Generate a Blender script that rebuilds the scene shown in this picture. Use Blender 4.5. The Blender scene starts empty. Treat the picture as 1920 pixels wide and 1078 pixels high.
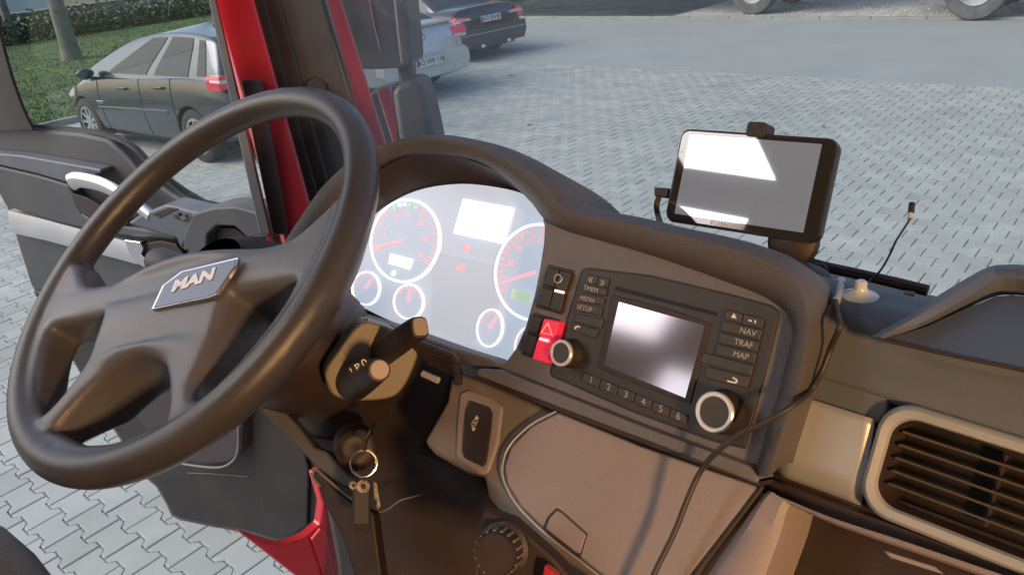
import bpy, bmesh, math, random
from mathutils import Vector, Matrix

random.seed(7)
sc = bpy.context.scene
C = sc.collection
R = math.radians

# ---------------------------------------------------------------- camera
CZ = 2.3                                   # eye height above the yard
Z0 = CZ - 0.283                            # steering wheel centre height
FPX, PW, PH = 1450.0, 1920.0, 1078.0
CP = Vector((0.764, -0.287, CZ))
yaw, pit, rol = R(45.5), R(25.0), R(6.0)
VV = Vector((-math.sin(yaw) * math.cos(pit), math.cos(yaw) * math.cos(pit), -math.sin(pit)))
r0 = Vector((math.cos(yaw), math.sin(yaw), 0)); u0 = r0.cross(VV)
RV = r0 * math.cos(rol) - u0 * math.sin(rol)
UV = r0 * math.sin(rol) + u0 * math.cos(rol)
cam = bpy.data.cameras.new('camera'); camo = bpy.data.objects.new('camera', cam); C.objects.link(camo)
cam.sensor_fit = 'HORIZONTAL'; cam.sensor_width = 36; cam.lens = 36 * FPX / PW
cam.clip_start = 0.02; cam.clip_end = 600
camo.matrix_world = Matrix((RV.to_4d(), UV.to_4d(), (-VV).to_4d(), (0, 0, 0, 1))).transposed() if False else \
    Matrix(((RV.x, UV.x, -VV.x, CP.x), (RV.y, UV.y, -VV.y, CP.y), (RV.z, UV.z, -VV.z, CP.z), (0, 0, 0, 1)))
sc.camera = camo

# ---------------------------------------------------------------- sky, sun, exposure
SUN_EL, SUN_AZ = R(40), R(222)
w = bpy.data.worlds.new('World'); sc.world = w; w.use_nodes = True
nt = w.node_tree
sky = nt.nodes.new('ShaderNodeTexSky'); sky.sky_type = 'NISHITA'; sky.sun_disc = False
sky.sun_elevation = SUN_EL; sky.sun_rotation = SUN_AZ
sky.air_density = 1.0; sky.dust_density = 3.2; sky.ozone_density = 1.5
bg = nt.nodes['Background']; bg.inputs['Strength'].default_value = 0.13
nt.links.new(sky.outputs[0], bg.inputs['Color'])
sl = bpy.data.lights.new('sun', 'SUN'); sl.energy = 0.9; sl.angle = R(40); sl.color = (1, 0.98, 0.95)
so = bpy.data.objects.new('sun', sl); C.objects.link(so)
sd = Vector((math.sin(SUN_AZ) * math.cos(SUN_EL), math.cos(SUN_AZ) * math.cos(SUN_EL), math.sin(SUN_EL)))
so.rotation_euler = sd.to_track_quat('Z', 'Y').to_euler(); so.location = (0, 0, 30)
sc.view_settings.view_transform = 'Standard'; sc.view_settings.look = 'None'
sc.view_settings.exposure = 0.66; sc.view_settings.gamma = 1
sc.render.engine = 'CYCLES'
sc.cycles.use_denoising = True
sc.cycles.max_bounces = 8; sc.cycles.transparent_max_bounces = 12
sc.cycles.sample_clamp_indirect = 6

# ---------------------------------------------------------------- pixel <-> place helpers (photo pixels, 1920 wide)
def ray(x, y): return VV + RV * ((x - PW / 2) / FPX) - UV * ((y - PH / 2) / FPX)
def at(x, y, d): return CP + ray(x, y) * d
class Plane:
    def __init__(s, P, yaw=0, tilt=0, roll=0):
        s.P = Vector(P); g, t, r = R(yaw), R(tilt), R(roll)
        u = Vector((math.cos(g), -math.sin(g), 0)); f = Vector((math.sin(g), math.cos(g), 0))
        v = f * math.sin(t) + Vector((0, 0, 1)) * math.cos(t)
        s.u = u * math.cos(r) + v * math.sin(r); s.v = v * math.cos(r) - u * math.sin(r); s.n = s.u.cross(s.v)
    def off(s, k):
        q = Plane(s.P); q.u, q.v, q.n = s.u, s.v, s.n; q.P = s.P + s.n * k; return q
    def hit(s, x, y):
        d = ray(x, y); return CP + d * ((s.P - CP).dot(s.n) / d.dot(s.n))
    def uv(s, x, y):
        q = s.hit(x, y) - s.P; return (q.dot(s.u), q.dot(s.v))
    def pt(s, a, b, h=0): return s.P + s.u * a + s.v * b + s.n * h
def gz(x, y, z=0):
    d = ray(x, y); return CP + d * ((z - CP.z) / d.z)
def proj(P):
    d = Vector(P) - CP; z = d.dot(VV)
    return (PW / 2 + FPX * d.dot(RV) / z, PH / 2 - FPX * d.dot(UV) / z, z)

# ---------------------------------------------------------------- materials
MATS = {}
def mat(name, col, rough=0.5, metal=0.0, var=0.0, vscale=8.0, bump=0.0, bscale=400.0, coat=0.0, spec=0.5,
        emit=None, estr=0.0, dirt=None, dscale=3.0, sheen=0.0, world=False):
    if name in MATS: return MATS[name]
    m = bpy.data.materials.new(name); m.use_nodes = True; MATS[name] = m
    n = m.node_tree; b = n.nodes['Principled BSDF']
    b.inputs['Base Color'].default_value = (*col, 1); b.inputs['Roughness'].default_value = rough
    b.inputs['Metallic'].default_value = metal; b.inputs['Coat Weight'].default_value = coat
    b.inputs['Coat Roughness'].default_value = 0.06
    b.inputs['Specular IOR Level'].default_value = spec
    if sheen: b.inputs['Sheen Weight'].default_value = sheen
    if emit: b.inputs['Emission Color'].default_value = (*emit, 1); b.inputs['Emission Strength'].default_value = estr
    tc = n.nodes.new('ShaderNodeTexCoord')
    if world:                                   # stains run on from stone to stone
        tc = n.nodes.new('ShaderNodeNewGeometry')
    TCO = tc.outputs['Position'] if world else tc.outputs['Object']
    if var > 0 or dirt:
        nz = n.nodes.new('ShaderNodeTexNoise'); nz.inputs['Scale'].default_value = vscale; nz.inputs['Detail'].default_value = 6
        n.links.new(TCO, nz.inputs['Vector'])
        mx = n.nodes.new('ShaderNodeMix'); mx.data_type = 'RGBA'
        lo = tuple(max(0, c * (1 - var)) for c in col); hi = tuple(min(1, c * (1 + var)) for c in col)
        mx.inputs[6].default_value = (*lo, 1); mx.inputs[7].default_value = (*hi, 1)
        rp = n.nodes.new('ShaderNodeValToRGB'); rp.color_ramp.elements[0].position = 0.3; rp.color_ramp.elements[1].position = 0.7
        n.links.new(nz.outputs['Fac'], rp.inputs['Fac']); n.links.new(rp.outputs['Color'], mx.inputs[0])
        out = mx.outputs[2]
        if dirt:
            n2 = n.nodes.new('ShaderNodeTexNoise'); n2.inputs['Scale'].default_value = dscale; n2.inputs['Detail'].default_value = 8
            n2.inputs['Roughness'].default_value = 0.65
            n.links.new(TCO, n2.inputs['Vector'])
            r2 = n.nodes.new('ShaderNodeValToRGB'); r2.color_ramp.elements[0].position = 0.48; r2.color_ramp.elements[1].position = 0.78
            n.links.new(n2.outputs['Fac'], r2.inputs['Fac'])
            m2 = n.nodes.new('ShaderNodeMix'); m2.data_type = 'RGBA'
            n.links.new(r2.outputs['Color'], m2.inputs[0]); n.links.new(out, m2.inputs[6]); m2.inputs[7].default_value = (*dirt, 1)
            out = m2.outputs[2]
        n.links.new(out, b.inputs['Base Color'])
        rr = n.nodes.new('ShaderNodeMapRange'); rr.inputs[3].default_value = max(0.03, rough - 0.08); rr.inputs[4].default_value = min(1, rough + 0.1)
        n.links.new(nz.outputs['Fac'], rr.inputs[0]); n.links.new(rr.outputs[0], b.inputs['Roughness'])
    if bump > 0:
        nb = n.nodes.new('ShaderNodeTexNoise'); nb.inputs['Scale'].default_value = bscale; nb.inputs['Detail'].default_value = 3
        n.links.new(TCO, nb.inputs['Vector'])
        bp = n.nodes.new('ShaderNodeBump'); bp.inputs['Strength'].default_value = bump; bp.inputs['Distance'].default_value = 0.002
        n.links.new(nb.outputs['Fac'], bp.inputs['Height']); n.links.new(bp.outputs['Normal'], b.inputs['Normal'])
    return m
def glass(name, tint=(0.95, 0.97, 0.96), f0=0.035, film=0.0):
    if name in MATS: return MATS[name]
    m = bpy.data.materials.new(name); m.use_nodes = True; MATS[name] = m
    n = m.node_tree; n.nodes.clear()
    o = n.nodes.new('ShaderNodeOutputMaterial'); mx = n.nodes.new('ShaderNodeMixShader')
    t = n.nodes.new('ShaderNodeBsdfTransparent'); t.inputs[0].default_value = (*tint, 1)
    g = n.nodes.new('ShaderNodeBsdfGlossy'); g.inputs['Roughness'].default_value = 0.0
    lw = n.nodes.new('ShaderNodeLayerWeight'); lw.inputs['Blend'].default_value = 0.5
    pw = n.nodes.new('ShaderNodeMath'); pw.operation = 'POWER'; pw.inputs[1].default_value = 5.0
    ma = n.nodes.new('ShaderNodeMath'); ma.operation = 'MULTIPLY_ADD'; ma.inputs[1].default_value = 1 - f0; ma.inputs[2].default_value = f0
    n.links.new(lw.outputs['Facing'], pw.inputs[0]); n.links.new(pw.outputs[0], ma.inputs[0]); n.links.new(ma.outputs[0], mx.inputs[0])
    n.links.new(g.outputs[0], mx.inputs[2])
    if film:                                   # lens haze put into the pane as a patchy translucent film
        d = n.nodes.new('ShaderNodeBsdfTranslucent'); d.inputs[0].default_value = (0.80, 0.82, 0.80, 1)
        tc = n.nodes.new('ShaderNodeTexCoord'); nz = n.nodes.new('ShaderNodeTexNoise'); nz.inputs['Scale'].default_value = 4; nz.inputs['Detail'].default_value = 7
        n.links.new(tc.outputs['Object'], nz.inputs['Vector'])
        mr = n.nodes.new('ShaderNodeMapRange'); mr.inputs[1].default_value = .3; mr.inputs[2].default_value = .7; mr.inputs[3].default_value = film * .6; mr.inputs[4].default_value = film * 1.4
        n.links.new(nz.outputs['Fac'], mr.inputs[0])
        m3 = n.nodes.new('ShaderNodeMixShader'); n.links.new(mr.outputs[0], m3.inputs[0]); n.links.new(t.outputs[0], m3.inputs[1]); n.links.new(d.outputs[0], m3.inputs[2])
        n.links.new(m3.outputs[0], mx.inputs[1])
    else:
        n.links.new(t.outputs[0], mx.inputs[1])
    n.links.new(mx.outputs[0], o.inputs[0])
    return m

# interior plastics (base colours: near-black to mid grey mouldings)
M_BLACK = mat('black_plastic', (0.034, 0.023, 0.023), 0.5, var=0.2, vscale=18, bump=0.25, bscale=900)  # lifted, reddish black of the haze put into the base colour
M_DASH = mat('dash_plastic', (0.098, 0.114, 0.142), 0.5, var=0.10, vscale=9, bump=0.18, bscale=750, dirt=(0.13, 0.145, 0.17), dscale=5)
M_HOOD = mat('hood_plastic', (0.088, 0.080, 0.086), 0.46, var=0.12, vscale=9, bump=0.5, bscale=750, dirt=(0.100, 0.092, 0.092), dscale=7)
M_PANEL = mat('panel_plastic', (0.135, 0.132, 0.150), 0.45, var=0.10, vscale=12, bump=0.35, bscale=900, dirt=(0.155, 0.15, 0.165), dscale=9)
M_TAUPE = mat('taupe_plastic', (0.29, 0.245, 0.25), 0.46, var=0.08, vscale=7, bump=0.35, bscale=900, dirt=(0.315, 0.27, 0.27), dscale=6)
M_TAUPED = mat('taupe_dark_plastic', (0.20, 0.17, 0.155), 0.5, var=0.06, vscale=10, bump=0.25, bscale=900)
M_SILVER = mat('silver_plastic', (0.44, 0.46, 0.49), 0.36, metal=0.3, var=0.04, vscale=12, bump=0.1, bscale=1500)
M_CHROME = mat('chrome', (0.75, 0.75, 0.76), 0.12, metal=1.0)
M_WHEEL = mat('wheel_leather', (0.104, 0.105, 0.124), 0.36, var=0.08, vscale=25, bump=0.2, bscale=900)
M_RIM = mat('rim_leather', (0.050, 0.046, 0.050), 0.33, var=0.15, vscale=12, bump=0.16, bscale=900)
M_RED = mat('red_paint', (0.48, 0.012, 0.026), 0.3, coat=0.5, var=0.10, vscale=5, dirt=(0.40, 0.03, 0.04), dscale=6)
M_RUB = mat('rubber_seal', (0.018, 0.015, 0.015), 0.6, var=0.2, vscale=30)
M_GREYT = mat('grey_trim', (0.105, 0.106, 0.114), 0.55, var=0.08, vscale=14, bump=0.3, bscale=700)
M_GREYL = mat('light_grey_trim', (0.19, 0.18, 0.185), 0.5, var=0.06, vscale=14, bump=0.2, bscale=700)
M_WHITE = mat('white_print', (0.75, 0.75, 0.76), 0.5)
M_REDSW = mat('red_switch', (0.62, 0.02, 0.06), 0.4, emit=(1, 0.03, 0.09), estr=0.22)

# ---------------------------------------------------------------- mesh helpers
LOC = {}
TEXTS = []
def thing(name, label, cat, loc=(0, 0, 0), rz=0.0, group=None, local=False):
    o = bpy.data.objects.new(name, None); C.objects.link(o); o.empty_display_size = 0.1
    o.location = loc; o.rotation_euler = (0, 0, rz)
    o['label'] = label; o['category'] = cat
    if group: o['group'] = group
    LOC[o.name] = None if local else Vector(loc)
    return o
def tag(o, label=None, cat=None, group=None, kind=None):
    if label: o['label'] = label
    if cat: o['category'] = cat
    if group: o['group'] = group
    if kind: o['kind'] = kind
    return o
def adopt(o, parent):
    if parent is None: return o
    o.parent = parent
    l = LOC.get(parent.name)
    if l is not None: o.matrix_parent_inverse = Matrix.Translation(-l)
    return o
def mk(name, verts, faces, m, parent=None, smooth=True, bevel=0.0, seg=2, sub=0, solid=0.0, angle=40):
    me = bpy.data.meshes.new(name)
    me.from_pydata([tuple(v) for v in verts], [], [tuple(f) for f in faces]); me.validate(); me.update()
    bm = bmesh.new(); bm.from_mesh(me); bmesh.ops.recalc_face_normals(bm, faces=bm.faces); bm.to_mesh(me); bm.free()
    o = bpy.data.objects.new(name, me); C.objects.link(o)
    if m: me.materials.append(m)
    if smooth:
        for p in me.polygons: p.use_smooth = True
    if solid:
        s = o.modifiers.new('s', 'SOLIDIFY'); s.thickness = solid; s.offset = 0
    if bevel:
        b = o.modifiers.new('b', 'BEVEL'); b.width = bevel; b.segments = seg; b.limit_method = 'ANGLE'; b.angle_limit = R(30)
        b.harden_normals = True if smooth else False
    if sub:
        s = o.modifiers.new('u', 'SUBSURF'); s.levels = sub; s.render_levels = sub
    if smooth and not sub and not bevel:
        try: me.set_sharp_from_angle(angle=R(angle))
        except Exception: pass
    return adopt(o, parent)
def cat(pts, n, closed=False):
    pts = [Vector(p) for p in pts]; k = len(pts); out = []
    segs = k if closed else k - 1
    for i in range(n):
        t = i / n * segs if closed else i / (n - 1) * segs
        j = min(int(t), segs - 1); f = t - j
        g = (lambda q: pts[q % k]) if closed else (lambda q: pts[max(0, min(k - 1, q))])
        a, b, c, d = g(j - 1), g(j), g(j + 1), g(j + 2)
        out.append(0.5 * (2 * b + (c - a) * f + (2 * a - 5 * b + 4 * c - d) * f * f + (3 * b - a - 3 * c + d) * f ** 3))
    return out
def loft(name, rows, m, parent=None, closed=False, loop=False, caps=False, **kw):
    n = len(rows[0]); V = [p for r in rows for p in r]; F = []
    rr = len(rows)
    for i in range(rr if loop else rr - 1):
        a, b = i * n, ((i + 1) % rr) * n
        for j in range(n if closed else n - 1):
            k = (j + 1) % n
            F.append((a + j, a + k, b + k, b + j))
    if caps:
        F.append(tuple(range(n))); F.append(tuple((rr - 1) * n + j for j in range(n)))
    return mk(name, V, F, m, parent, **kw)
def tube(name, pts, rad, m, parent=None, seg=10, n=None, closed=False, cap=True):
    pts = cat(pts, n, closed) if n else [Vector(p) for p in pts]
    k = len(pts); rows = []; up = None
    for i, p in enumerate(pts):
        a = pts[(i - 1) % k] if closed else pts[max(0, i - 1)]
        b = pts[(i + 1) % k] if closed else pts[min(k - 1, i + 1)]
        t = (b - a).normalized()
        if up is None:
            up = Vector((0, 0, 1)) if abs(t.z) < 0.9 else Vector((1, 0, 0))
        s = t.cross(up).normalized(); up = s.cross(t).normalized()
        rr = rad(i / (k - 1)) if callable(rad) else rad
        rows.append([p + (s * math.cos(2 * math.pi * j / seg) + up * math.sin(2 * math.pi * j / seg)) * rr for j in range(seg)])
    return loft(name, rows, m, parent, closed=True, loop=closed, caps=(cap and not closed))
def prism(name, front, vec, m, parent=None, bevel=0.0, seg=2, **kw):
    front = [Vector(p) for p in front]; n = len(front); vec = Vector(vec)
    V = front + [p + vec for p in front]
    F = [tuple(range(n)), tuple(range(2 * n - 1, n - 1, -1))]
    F += [(i, n + i, n + (i + 1) % n, (i + 1) % n) for i in range(n)]
    return mk(name, V, F, m, parent, bevel=bevel, seg=seg, **kw)
def pxp(name, pts, pl, dep, m, parent=None, bevel=0.0, n=None, **kw):
    """polygon seen at these photo pixels, lying on plane pl, dep thick away from the viewer"""
    P = [pl.hit(*p) for p in pts]
    if n: P = cat(P, n, True)
    return prism(name, P, pl.n * (-dep), m, parent, bevel=bevel, **kw)
def rrect(pl, a0, b0, a1, b1, r, h=0.0, k=5):
    out = []
    for (cx, cy, s) in ((a1 - r, b1 - r, 0), (a0 + r, b1 - r, 90), (a0 + r, b0 + r, 180), (a1 - r, b0 + r, 270)):
        for i in range(k + 1):
            t = R(s + 90 * i / k); out.append(pl.pt(cx + r * math.cos(t), cy + r * math.sin(t), h))
    return out
def disc(pl, a, b, r, h=0.0, k=28, ry=None):
    return [pl.pt(a + r * math.cos(2 * math.pi * i / k), b + (ry or r) * math.sin(2 * math.pi * i / k), h) for i in range(k)]
def lathe(name, pl, a, b, prof, m, parent=None, k=32, **kw):
    """prof: list of (radius, height) about the plane normal"""
    rows = [disc(pl, a, b, max(r, 1e-5), h, k) for r, h in prof]
    return loft(name, rows, m, parent, closed=True, **kw)
def box(name, lo, hi, m, parent=None, bevel=0.0, **kw):
    x0, y0, z0 = lo; x1, y1, z1 = hi
    return prism(name, [(x0, y0, z0), (x1, y0, z0), (x1, y1, z0), (x0, y1, z0)], (0, 0, z1 - z0), m, parent, bevel=bevel, **kw)
def text(name, body, P, u, v, size, m, parent=None, ext=0.0002, align='CENTER', bold=0.0, shear=0.0, sx=1.0):
    cu = bpy.data.curves.new(name, 'FONT'); cu.body = body; cu.size = size; cu.extrude = ext; cu.offset = bold; cu.shear = shear
    cu.align_x = align; cu.align_y = 'CENTER'; cu.resolution_u = 3
    cu.materials.append(m)
    o = bpy.data.objects.new(name, cu); C.objects.link(o)
    u = Vector(u).normalized(); v = Vector(v); v = (v - u * v.dot(u)).normalized(); n = u.cross(v); P = Vector(P)
    M = Matrix(((u.x * sx, v.x, n.x, P.x), (u.y * sx, v.y, n.y, P.y), (u.z * sx, v.z, n.z, P.z), (0, 0, 0, 1)))
    o.matrix_basis = M
    TEXTS.append(o)
    return adopt(o, parent)
def pxtext(name, body, x, y, x2, y2, pl, size, m, parent, h=0.0004, **kw):
    """text centred at pixel x,y running towards pixel x2,y2"""
    P = pl.off(h).hit(x, y); Q = pl.off(h).hit(x2, y2)
    return text(name, body, P, Q - P, pl.v, size, m, parent, **kw)
def apply_mods(o):
    dg = bpy.context.evaluated_depsgraph_get(); dg.update()
    me = bpy.data.meshes.new_from_object(o.evaluated_get(dg)); old = o.data
    o.modifiers.clear(); o.data = me
    return o
REL = Vector((0, 0, Z0))
def rel(x, y, z): return Vector((x, y, z)) + REL

# ================================================================ THE YARD
def ground_mat(name, col, var, vs, dirt, ds, bump, bs, rough=0.85):
    return mat(name, col, rough, var=var, vscale=vs, dirt=dirt, dscale=ds, bump=bump, bscale=bs, spec=0.3, world=True)
M_JOINT = ground_mat('paver_joint_sand', (0.30, 0.315, 0.295), 0.2, 6, (0.25, 0.26, 0.23), 2, 0.5, 200)
M_PAVER = ground_mat('paver_concrete', (0.40, 0.415, 0.41), 0.12, 2.2, (0.31, 0.325, 0.315), 0.7, 0.35, 260)
M_ASPH = ground_mat('old_asphalt', (0.330, 0.357, 0.342), 0.05, 1.2, (0.295, 0.32, 0.305), 0.35, 0.5, 160)
M_KERB = ground_mat('kerb_concrete', (0.33, 0.34, 0.32), 0.15, 3, (0.22, 0.23, 0.2), 1.5, 0.4, 120)
M_GRAVEL = ground_mat('pale_gravel', (0.47, 0.46, 0.41), 0.22, 5, (0.30, 0.31, 0.24), 0.9, 1.0, 40)
M_SOIL = ground_mat('lawn_soil', (0.085, 0.135, 0.04), 0.4, 1.5, (0.06, 0.075, 0.035), 0.8, 1.0, 30)
M_FIELD = ground_mat('rough_verge', (0.13, 0.135, 0.075), 0.4, 1.0, (0.20, 0.18, 0.13), 0.5, 1.0, 20)

RD0, RD1 = 10.55, 15.75                    # the road runs along X between these
def sheet(name, x0, y0, x1, y1, z, m, dz=0.3):
    o = box(name, (x0, y0, z - dz), (x1, y1, z), m, smooth=False); o['kind'] = 'structure'; return o
sheet('ground', -260, -200, 260, 300, -0.12, M_FIELD, 0.5)
yard = sheet('yard_pavement', -13.62, -60, 90, RD0, -0.008, M_JOINT, 0.1)
sheet('road', -18.4, RD0 - 0.16, 200, RD1, 0.0045, M_ASPH, 0.1)
sheet('gravel_verge', -9.6, RD1 + 0.14, 60, RD1 + 3.4, 0.02, M_GRAVEL, 0.12)
sheet('lawn', -60, RD0 - 0.0, -18.5, 40, 0.04, M_SOIL, 0.15)
lawn = sheet('lawn', -60, -60, -13.75, RD0 - 0.02, 0.04, M_SOIL, 0.15)

# interlocking H-shaped paving stones: 200 mm long along X, rows 139 mm apart along Y, every other row half a stone on
PLn, PRw, TO, GAP = 0.200, 0.139, 0.0135, 0.0028
PANG = R(3.0)
def paver_outline(inset):
    e = PRw / 2
    xs = [(-0.1, TO), (-0.064, TO), (-0.037, -TO), (0.037, -TO), (0.064, TO), (0.1, TO)]
    top = [(x * (1 - inset / 0.1), e + t - inset) for x, t in xs]
    bot = [(x, -y) for x, y in reversed(top)]
    return top + bot
def paver_geo():
    V = []; F = []
    for ins, z in ((GAP + 0.0045, 0.0), (GAP + 0.001, -0.002), (GAP, -0.011)):
        V += [(x, y, z) for x, y in paver_outline(ins)]
    n = 12; F.append(tuple(range(n)))
    for k in range(2):
        for i in range(n): F.append((k * n + i, (k + 1) * n + i, (k + 1) * n + (i + 1) % n, k * n + (i + 1) % n))
    return V, F
pv, pf = paver_geo()
pav_mes = []
for k in range(5):                          # stones of slightly different shade
    s = (0.90, 0.96, 1.0, 1.04, 0.94)[k]
    me = bpy.data.meshes.new('paver'); me.from_pydata(pv, [], pf); me.update()
    me.materials.append(ground_mat('paver_concrete_%d' % k, (0.400 * s, 0.425 * s, 0.398 * s), 0.10, 3.5, (0.29 * s, 0.32 * s, 0.30 * s), 0.45, 0.35, 260))
    bm = bmesh.new(); bm.from_mesh(me); bmesh.ops.recalc_face_normals(bm, faces=bm.faces); bm.to_mesh(me); bm.free()
    pav_mes.append(me)
ca, sa = math.cos(PANG), math.sin(PANG)
cands = []
for j in range(-40, 90):
    for i in range(-90, 60):
        lx = i * PLn + (PLn / 2 if j % 2 else 0); ly = j * PRw
        X, Y = lx * ca - ly * sa, lx * sa + ly * ca
        if X < -13.5 or Y > RD0 - 0.05: continue
        p = proj((X, Y, 0))
        if p[2] < 0.5 or not (-160 < p[0] < 2080 and -40 < p[1] < 1240): continue
        # cut what the cab always covers from any nearby viewpoint
        if 640 < p[0] < 1750 and p[1] > 640: continue
        cands.append((p[2], X, Y, p))
def open_view(p):
    x, y = p[0], p[1]
    if 0 < x < 600 and 880 < y < 1078 and not (x < 140 and y > 1015) and y > 905 + (x - 290) * 0.35: return True
    if 0 < x < 55 and 420 < y < 900 and y > 370 + x * 3.4: return True
    if 1560 < x < 1920 and 330 < y < 540: return True
    if 80 < x < 150 and 660 < y < 780: return True
    return False
seen = sorted([c for c in cands if open_view(c[3])])[:300]
seen_set = set((round(c[1], 4), round(c[2], 4)) for c in seen)
def paver_z(): return random.uniform(-0.0016, 0.0016)
for c in seen:
    o = bpy.data.objects.new('paver', random.choice(pav_mes)); C.objects.link(o)
    o.location = (c[1], c[2], paver_z()); o.rotation_euler = (random.uniform(-.006, .006), random.uniform(-.006, .006), PANG + random.uniform(-.006, .006))
    o.parent = yard
V = []; F = []; FM = []
for (d, X, Y, p) in cands:
    if (round(X, 4), round(Y, 4)) in seen_set: continue
    b = len(V); z = paver_z(); mi = random.randrange(5)
    ta, tb = random.uniform(-.006, .006), random.uniform(-.006, .006)
    far = d > 9
    for (x, y, zz) in (pv[:24] if far else pv):
        V.append((X + x * ca - y * sa, Y + x * sa + y * ca, z + zz + x * ta + y * tb))
    for f in (pf[:13] if far else pf):
        F.append(tuple(b + q for q in f)); FM.append(mi)
me = bpy.data.meshes.new('paver_field'); me.from_pydata(V, [], F); me.update()
for k in range(5): me.materials.append(pav_mes[k].materials[0])
me.polygons.foreach_set('material_index', FM)
fld = bpy.data.objects.new('paver_field', me); C.objects.link(fld); fld.parent = yard; fld['kind'] = 'stuff'

# kerb stones along the far side of the road and along the lawn
k0 = thing('kerb', 'row of grey concrete kerb stones along the far road edge', 'kerb', (0, RD1, 0)); k0['kind'] = 'structure'
ks = None
for i in range(44):
    x = -30 + i * 1.0
    if ks is None:
        ks = box('kerb_stone', (0.006, RD1 + 0.0, -0.1), (0.994, RD1 + 0.13, 0.045), M_KERB, k0, bevel=0.012); o = ks
    else:
        o = ks.copy(); C.objects.link(o)
    o.location.x = x
k1 = thing('lawn_kerb', 'low grey kerb edging the lawn', 'kerb', (-13.7, 0, 0)); k1['kind'] = 'structure'
ks = None
for i in range(26):
    if ks is None:
        ks = box('kerb_stone', (-13.75, 0.006, -0.1), (-13.63, 0.994, 0.09), M_KERB, k1, bevel=0.012); o = ks
    else:
        o = ks.copy(); C.objects.link(o)
    o.location.y = -14 + i * 0.98

# grass
M_GRASS = mat('grass_blade', (0.085, 0.145, 0.035), 0.6, var=0.45, vscale=1.2)
V = []; F = []
for i in range(26000):
    x = -13.85 - 18 * random.random() ** 1.5; y = random.uniform(-1.5, 10.3) if x > -18.6 else random.uniform(-1.5, 16)
    h = random.uniform(0.02, 0.06); a = random.uniform(0, 6.28); lw = random.uniform(.012, .022)
    dx, dy = math.cos(a), math.sin(a); lx, ly = random.uniform(-.05, .05), random.uniform(-.05, .05); b = len(V)
    V += [(x - dx * lw, y - dy * lw, .03), (x + dx * lw, y + dy * lw, .03), (x + lx, y + ly, .04 + h)]
    F.append((b, b + 1, b + 2))
tag(mk('grass', V, F, M_GRASS, smooth=False), 'short green grass of the lawn left of the yard', 'grass', kind='stuff')

# trees
M_BARK = mat('bark', (0.20, 0.19, 0.17), 0.85, var=0.35, vscale=6, bump=1.0, bscale=30, dirt=(0.10, 0.12, 0.08), dscale=3)
M_LEAF = mat('leaf', (0.06, 0.10, 0.03), 0.6, var=0.4, vscale=2)
def leaf_cloud(pts, per, spread, size):
    V = []; F = []
    for P in pts:
        for _ in range(per):
            q = Vector(P) + Vector((random.gauss(0, spread), random.gauss(0, spread), random.gauss(0, spread * .8)))
            a = Vector((random.gauss(0, 1), random.gauss(0, 1), random.gauss(0, 1))).normalized()
            b = a.orthogonal().normalized(); s = size * random.uniform(.6, 1.3); k = len(V)
            V += [q - a * s, q + b * s * .5, q + a * s, q - b * s * .5]; F.append((k, k + 1, k + 2, k + 3))
    return V, F
def tree(label, x, y, r, h, seed, group='trees on the lawn'):
    random.seed(seed)
    t = thing('tree', label, 'tree', (x, y, 0), group=group)
    pts = [(x, y, -.05), (x + .05, y, h * .3), (x - .03, y + .06, h * .65), (x + .04, y, h)]
    tube('trunk', pts, lambda s: r * (1.25 - .25 * min(1, s * 6)) * (1 - .45 * s), M_BARK, t, seg=14, n=16)
    tips = []
    for k in range(9):
        a = k * 2.4 + random.random(); z = h * random.uniform(.55, 1); L = random.uniform(1.2, 2.4)
        p0 = Vector((x, y, z)); p1 = p0 + Vector((math.cos(a) * L * .5, math.sin(a) * L * .5, L * .45))
        p2 = p0 + Vector((math.cos(a) * L, math.sin(a) * L, L * .75))
        tube('limb', [p0, p1, p2], lambda s: r * .38 * (1 - .8 * s), M_BARK, t, seg=7, n=7); tips += [p1, p2, p2 + Vector((0, 0, .5))]
    V, F = leaf_cloud(tips, 45, .45, .07)
    mk('crown', V, F, M_LEAF, t, smooth=False)
p = gz(137, 112, .04); tree('grey tree trunk on the lawn above the dark hatchback', p.x, p.y, .25, 4.5, 3)
p = gz(30, 84, .04); tree('thin tree trunk at the upper left edge beside the door frame', p.x, p.y, .17, 4.2, 4)

# hedge, low wall and the pale shape behind them
M_HEDGE = mat('hedge_leaf', (0.075, 0.095, 0.05), 0.6, var=0.5, vscale=1.5)
M_STONE = mat('wall_stone', (0.36, 0.34, 0.30), 0.8, var=0.3, vscale=5, bump=0.8, bscale=40, dirt=(0.2, 0.2, 0.17), dscale=2)
random.seed(11)
hd = thing('hedge', 'long dark green hedge behind the lawn at upper left', 'hedge', (-33, 10, 0))
pts = []
for i in range(420):
    s = random.random(); pts.append((-32.8 - 1.4 * random.random(), -4 + 30 * s, random.uniform(.05, .62)))
V, F = leaf_cloud(pts, 40, .28, .10)
mk('foliage', V, F, M_HEDGE, hd, smooth=False)
for i in range(30):
    y = -4 + 30 * i / 29
    tube('stem', [(-33.4, y, -.1), (-33.45, y + .05, .3), (-33.35, y - .04, .6)], lambda s: .05 * (1 - .6 * s), M_BARK, hd, seg=6)
wl = thing('low_wall', 'low pale stone wall behind the hedge', 'wall', (-36, 8, 0))
blk = None
for i in range(22):
    for k in range(3):
        y = -2 + i * 0.92 + (0.46 if k % 2 else 0); z = 0.30 * k
        b = box('stone', (-36.3 + random.uniform(-.015, .015), y + .012, z + .008), (-35.85 + random.uniform(-.02, .02), y + .908, z + .292), M_STONE, wl, bevel=0.02)
    b = box('cap_stone', (-36.36, -2 + i * .92 + .01, .908), (-35.78, -2 + (i + 1) * .92 - .01, 1.0), M_STONE, wl, bevel=0.015)
box('core', (-36.2, -2, 0), (-35.95, 18.2, .9), M_STONE, wl, smooth=False)

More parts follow.
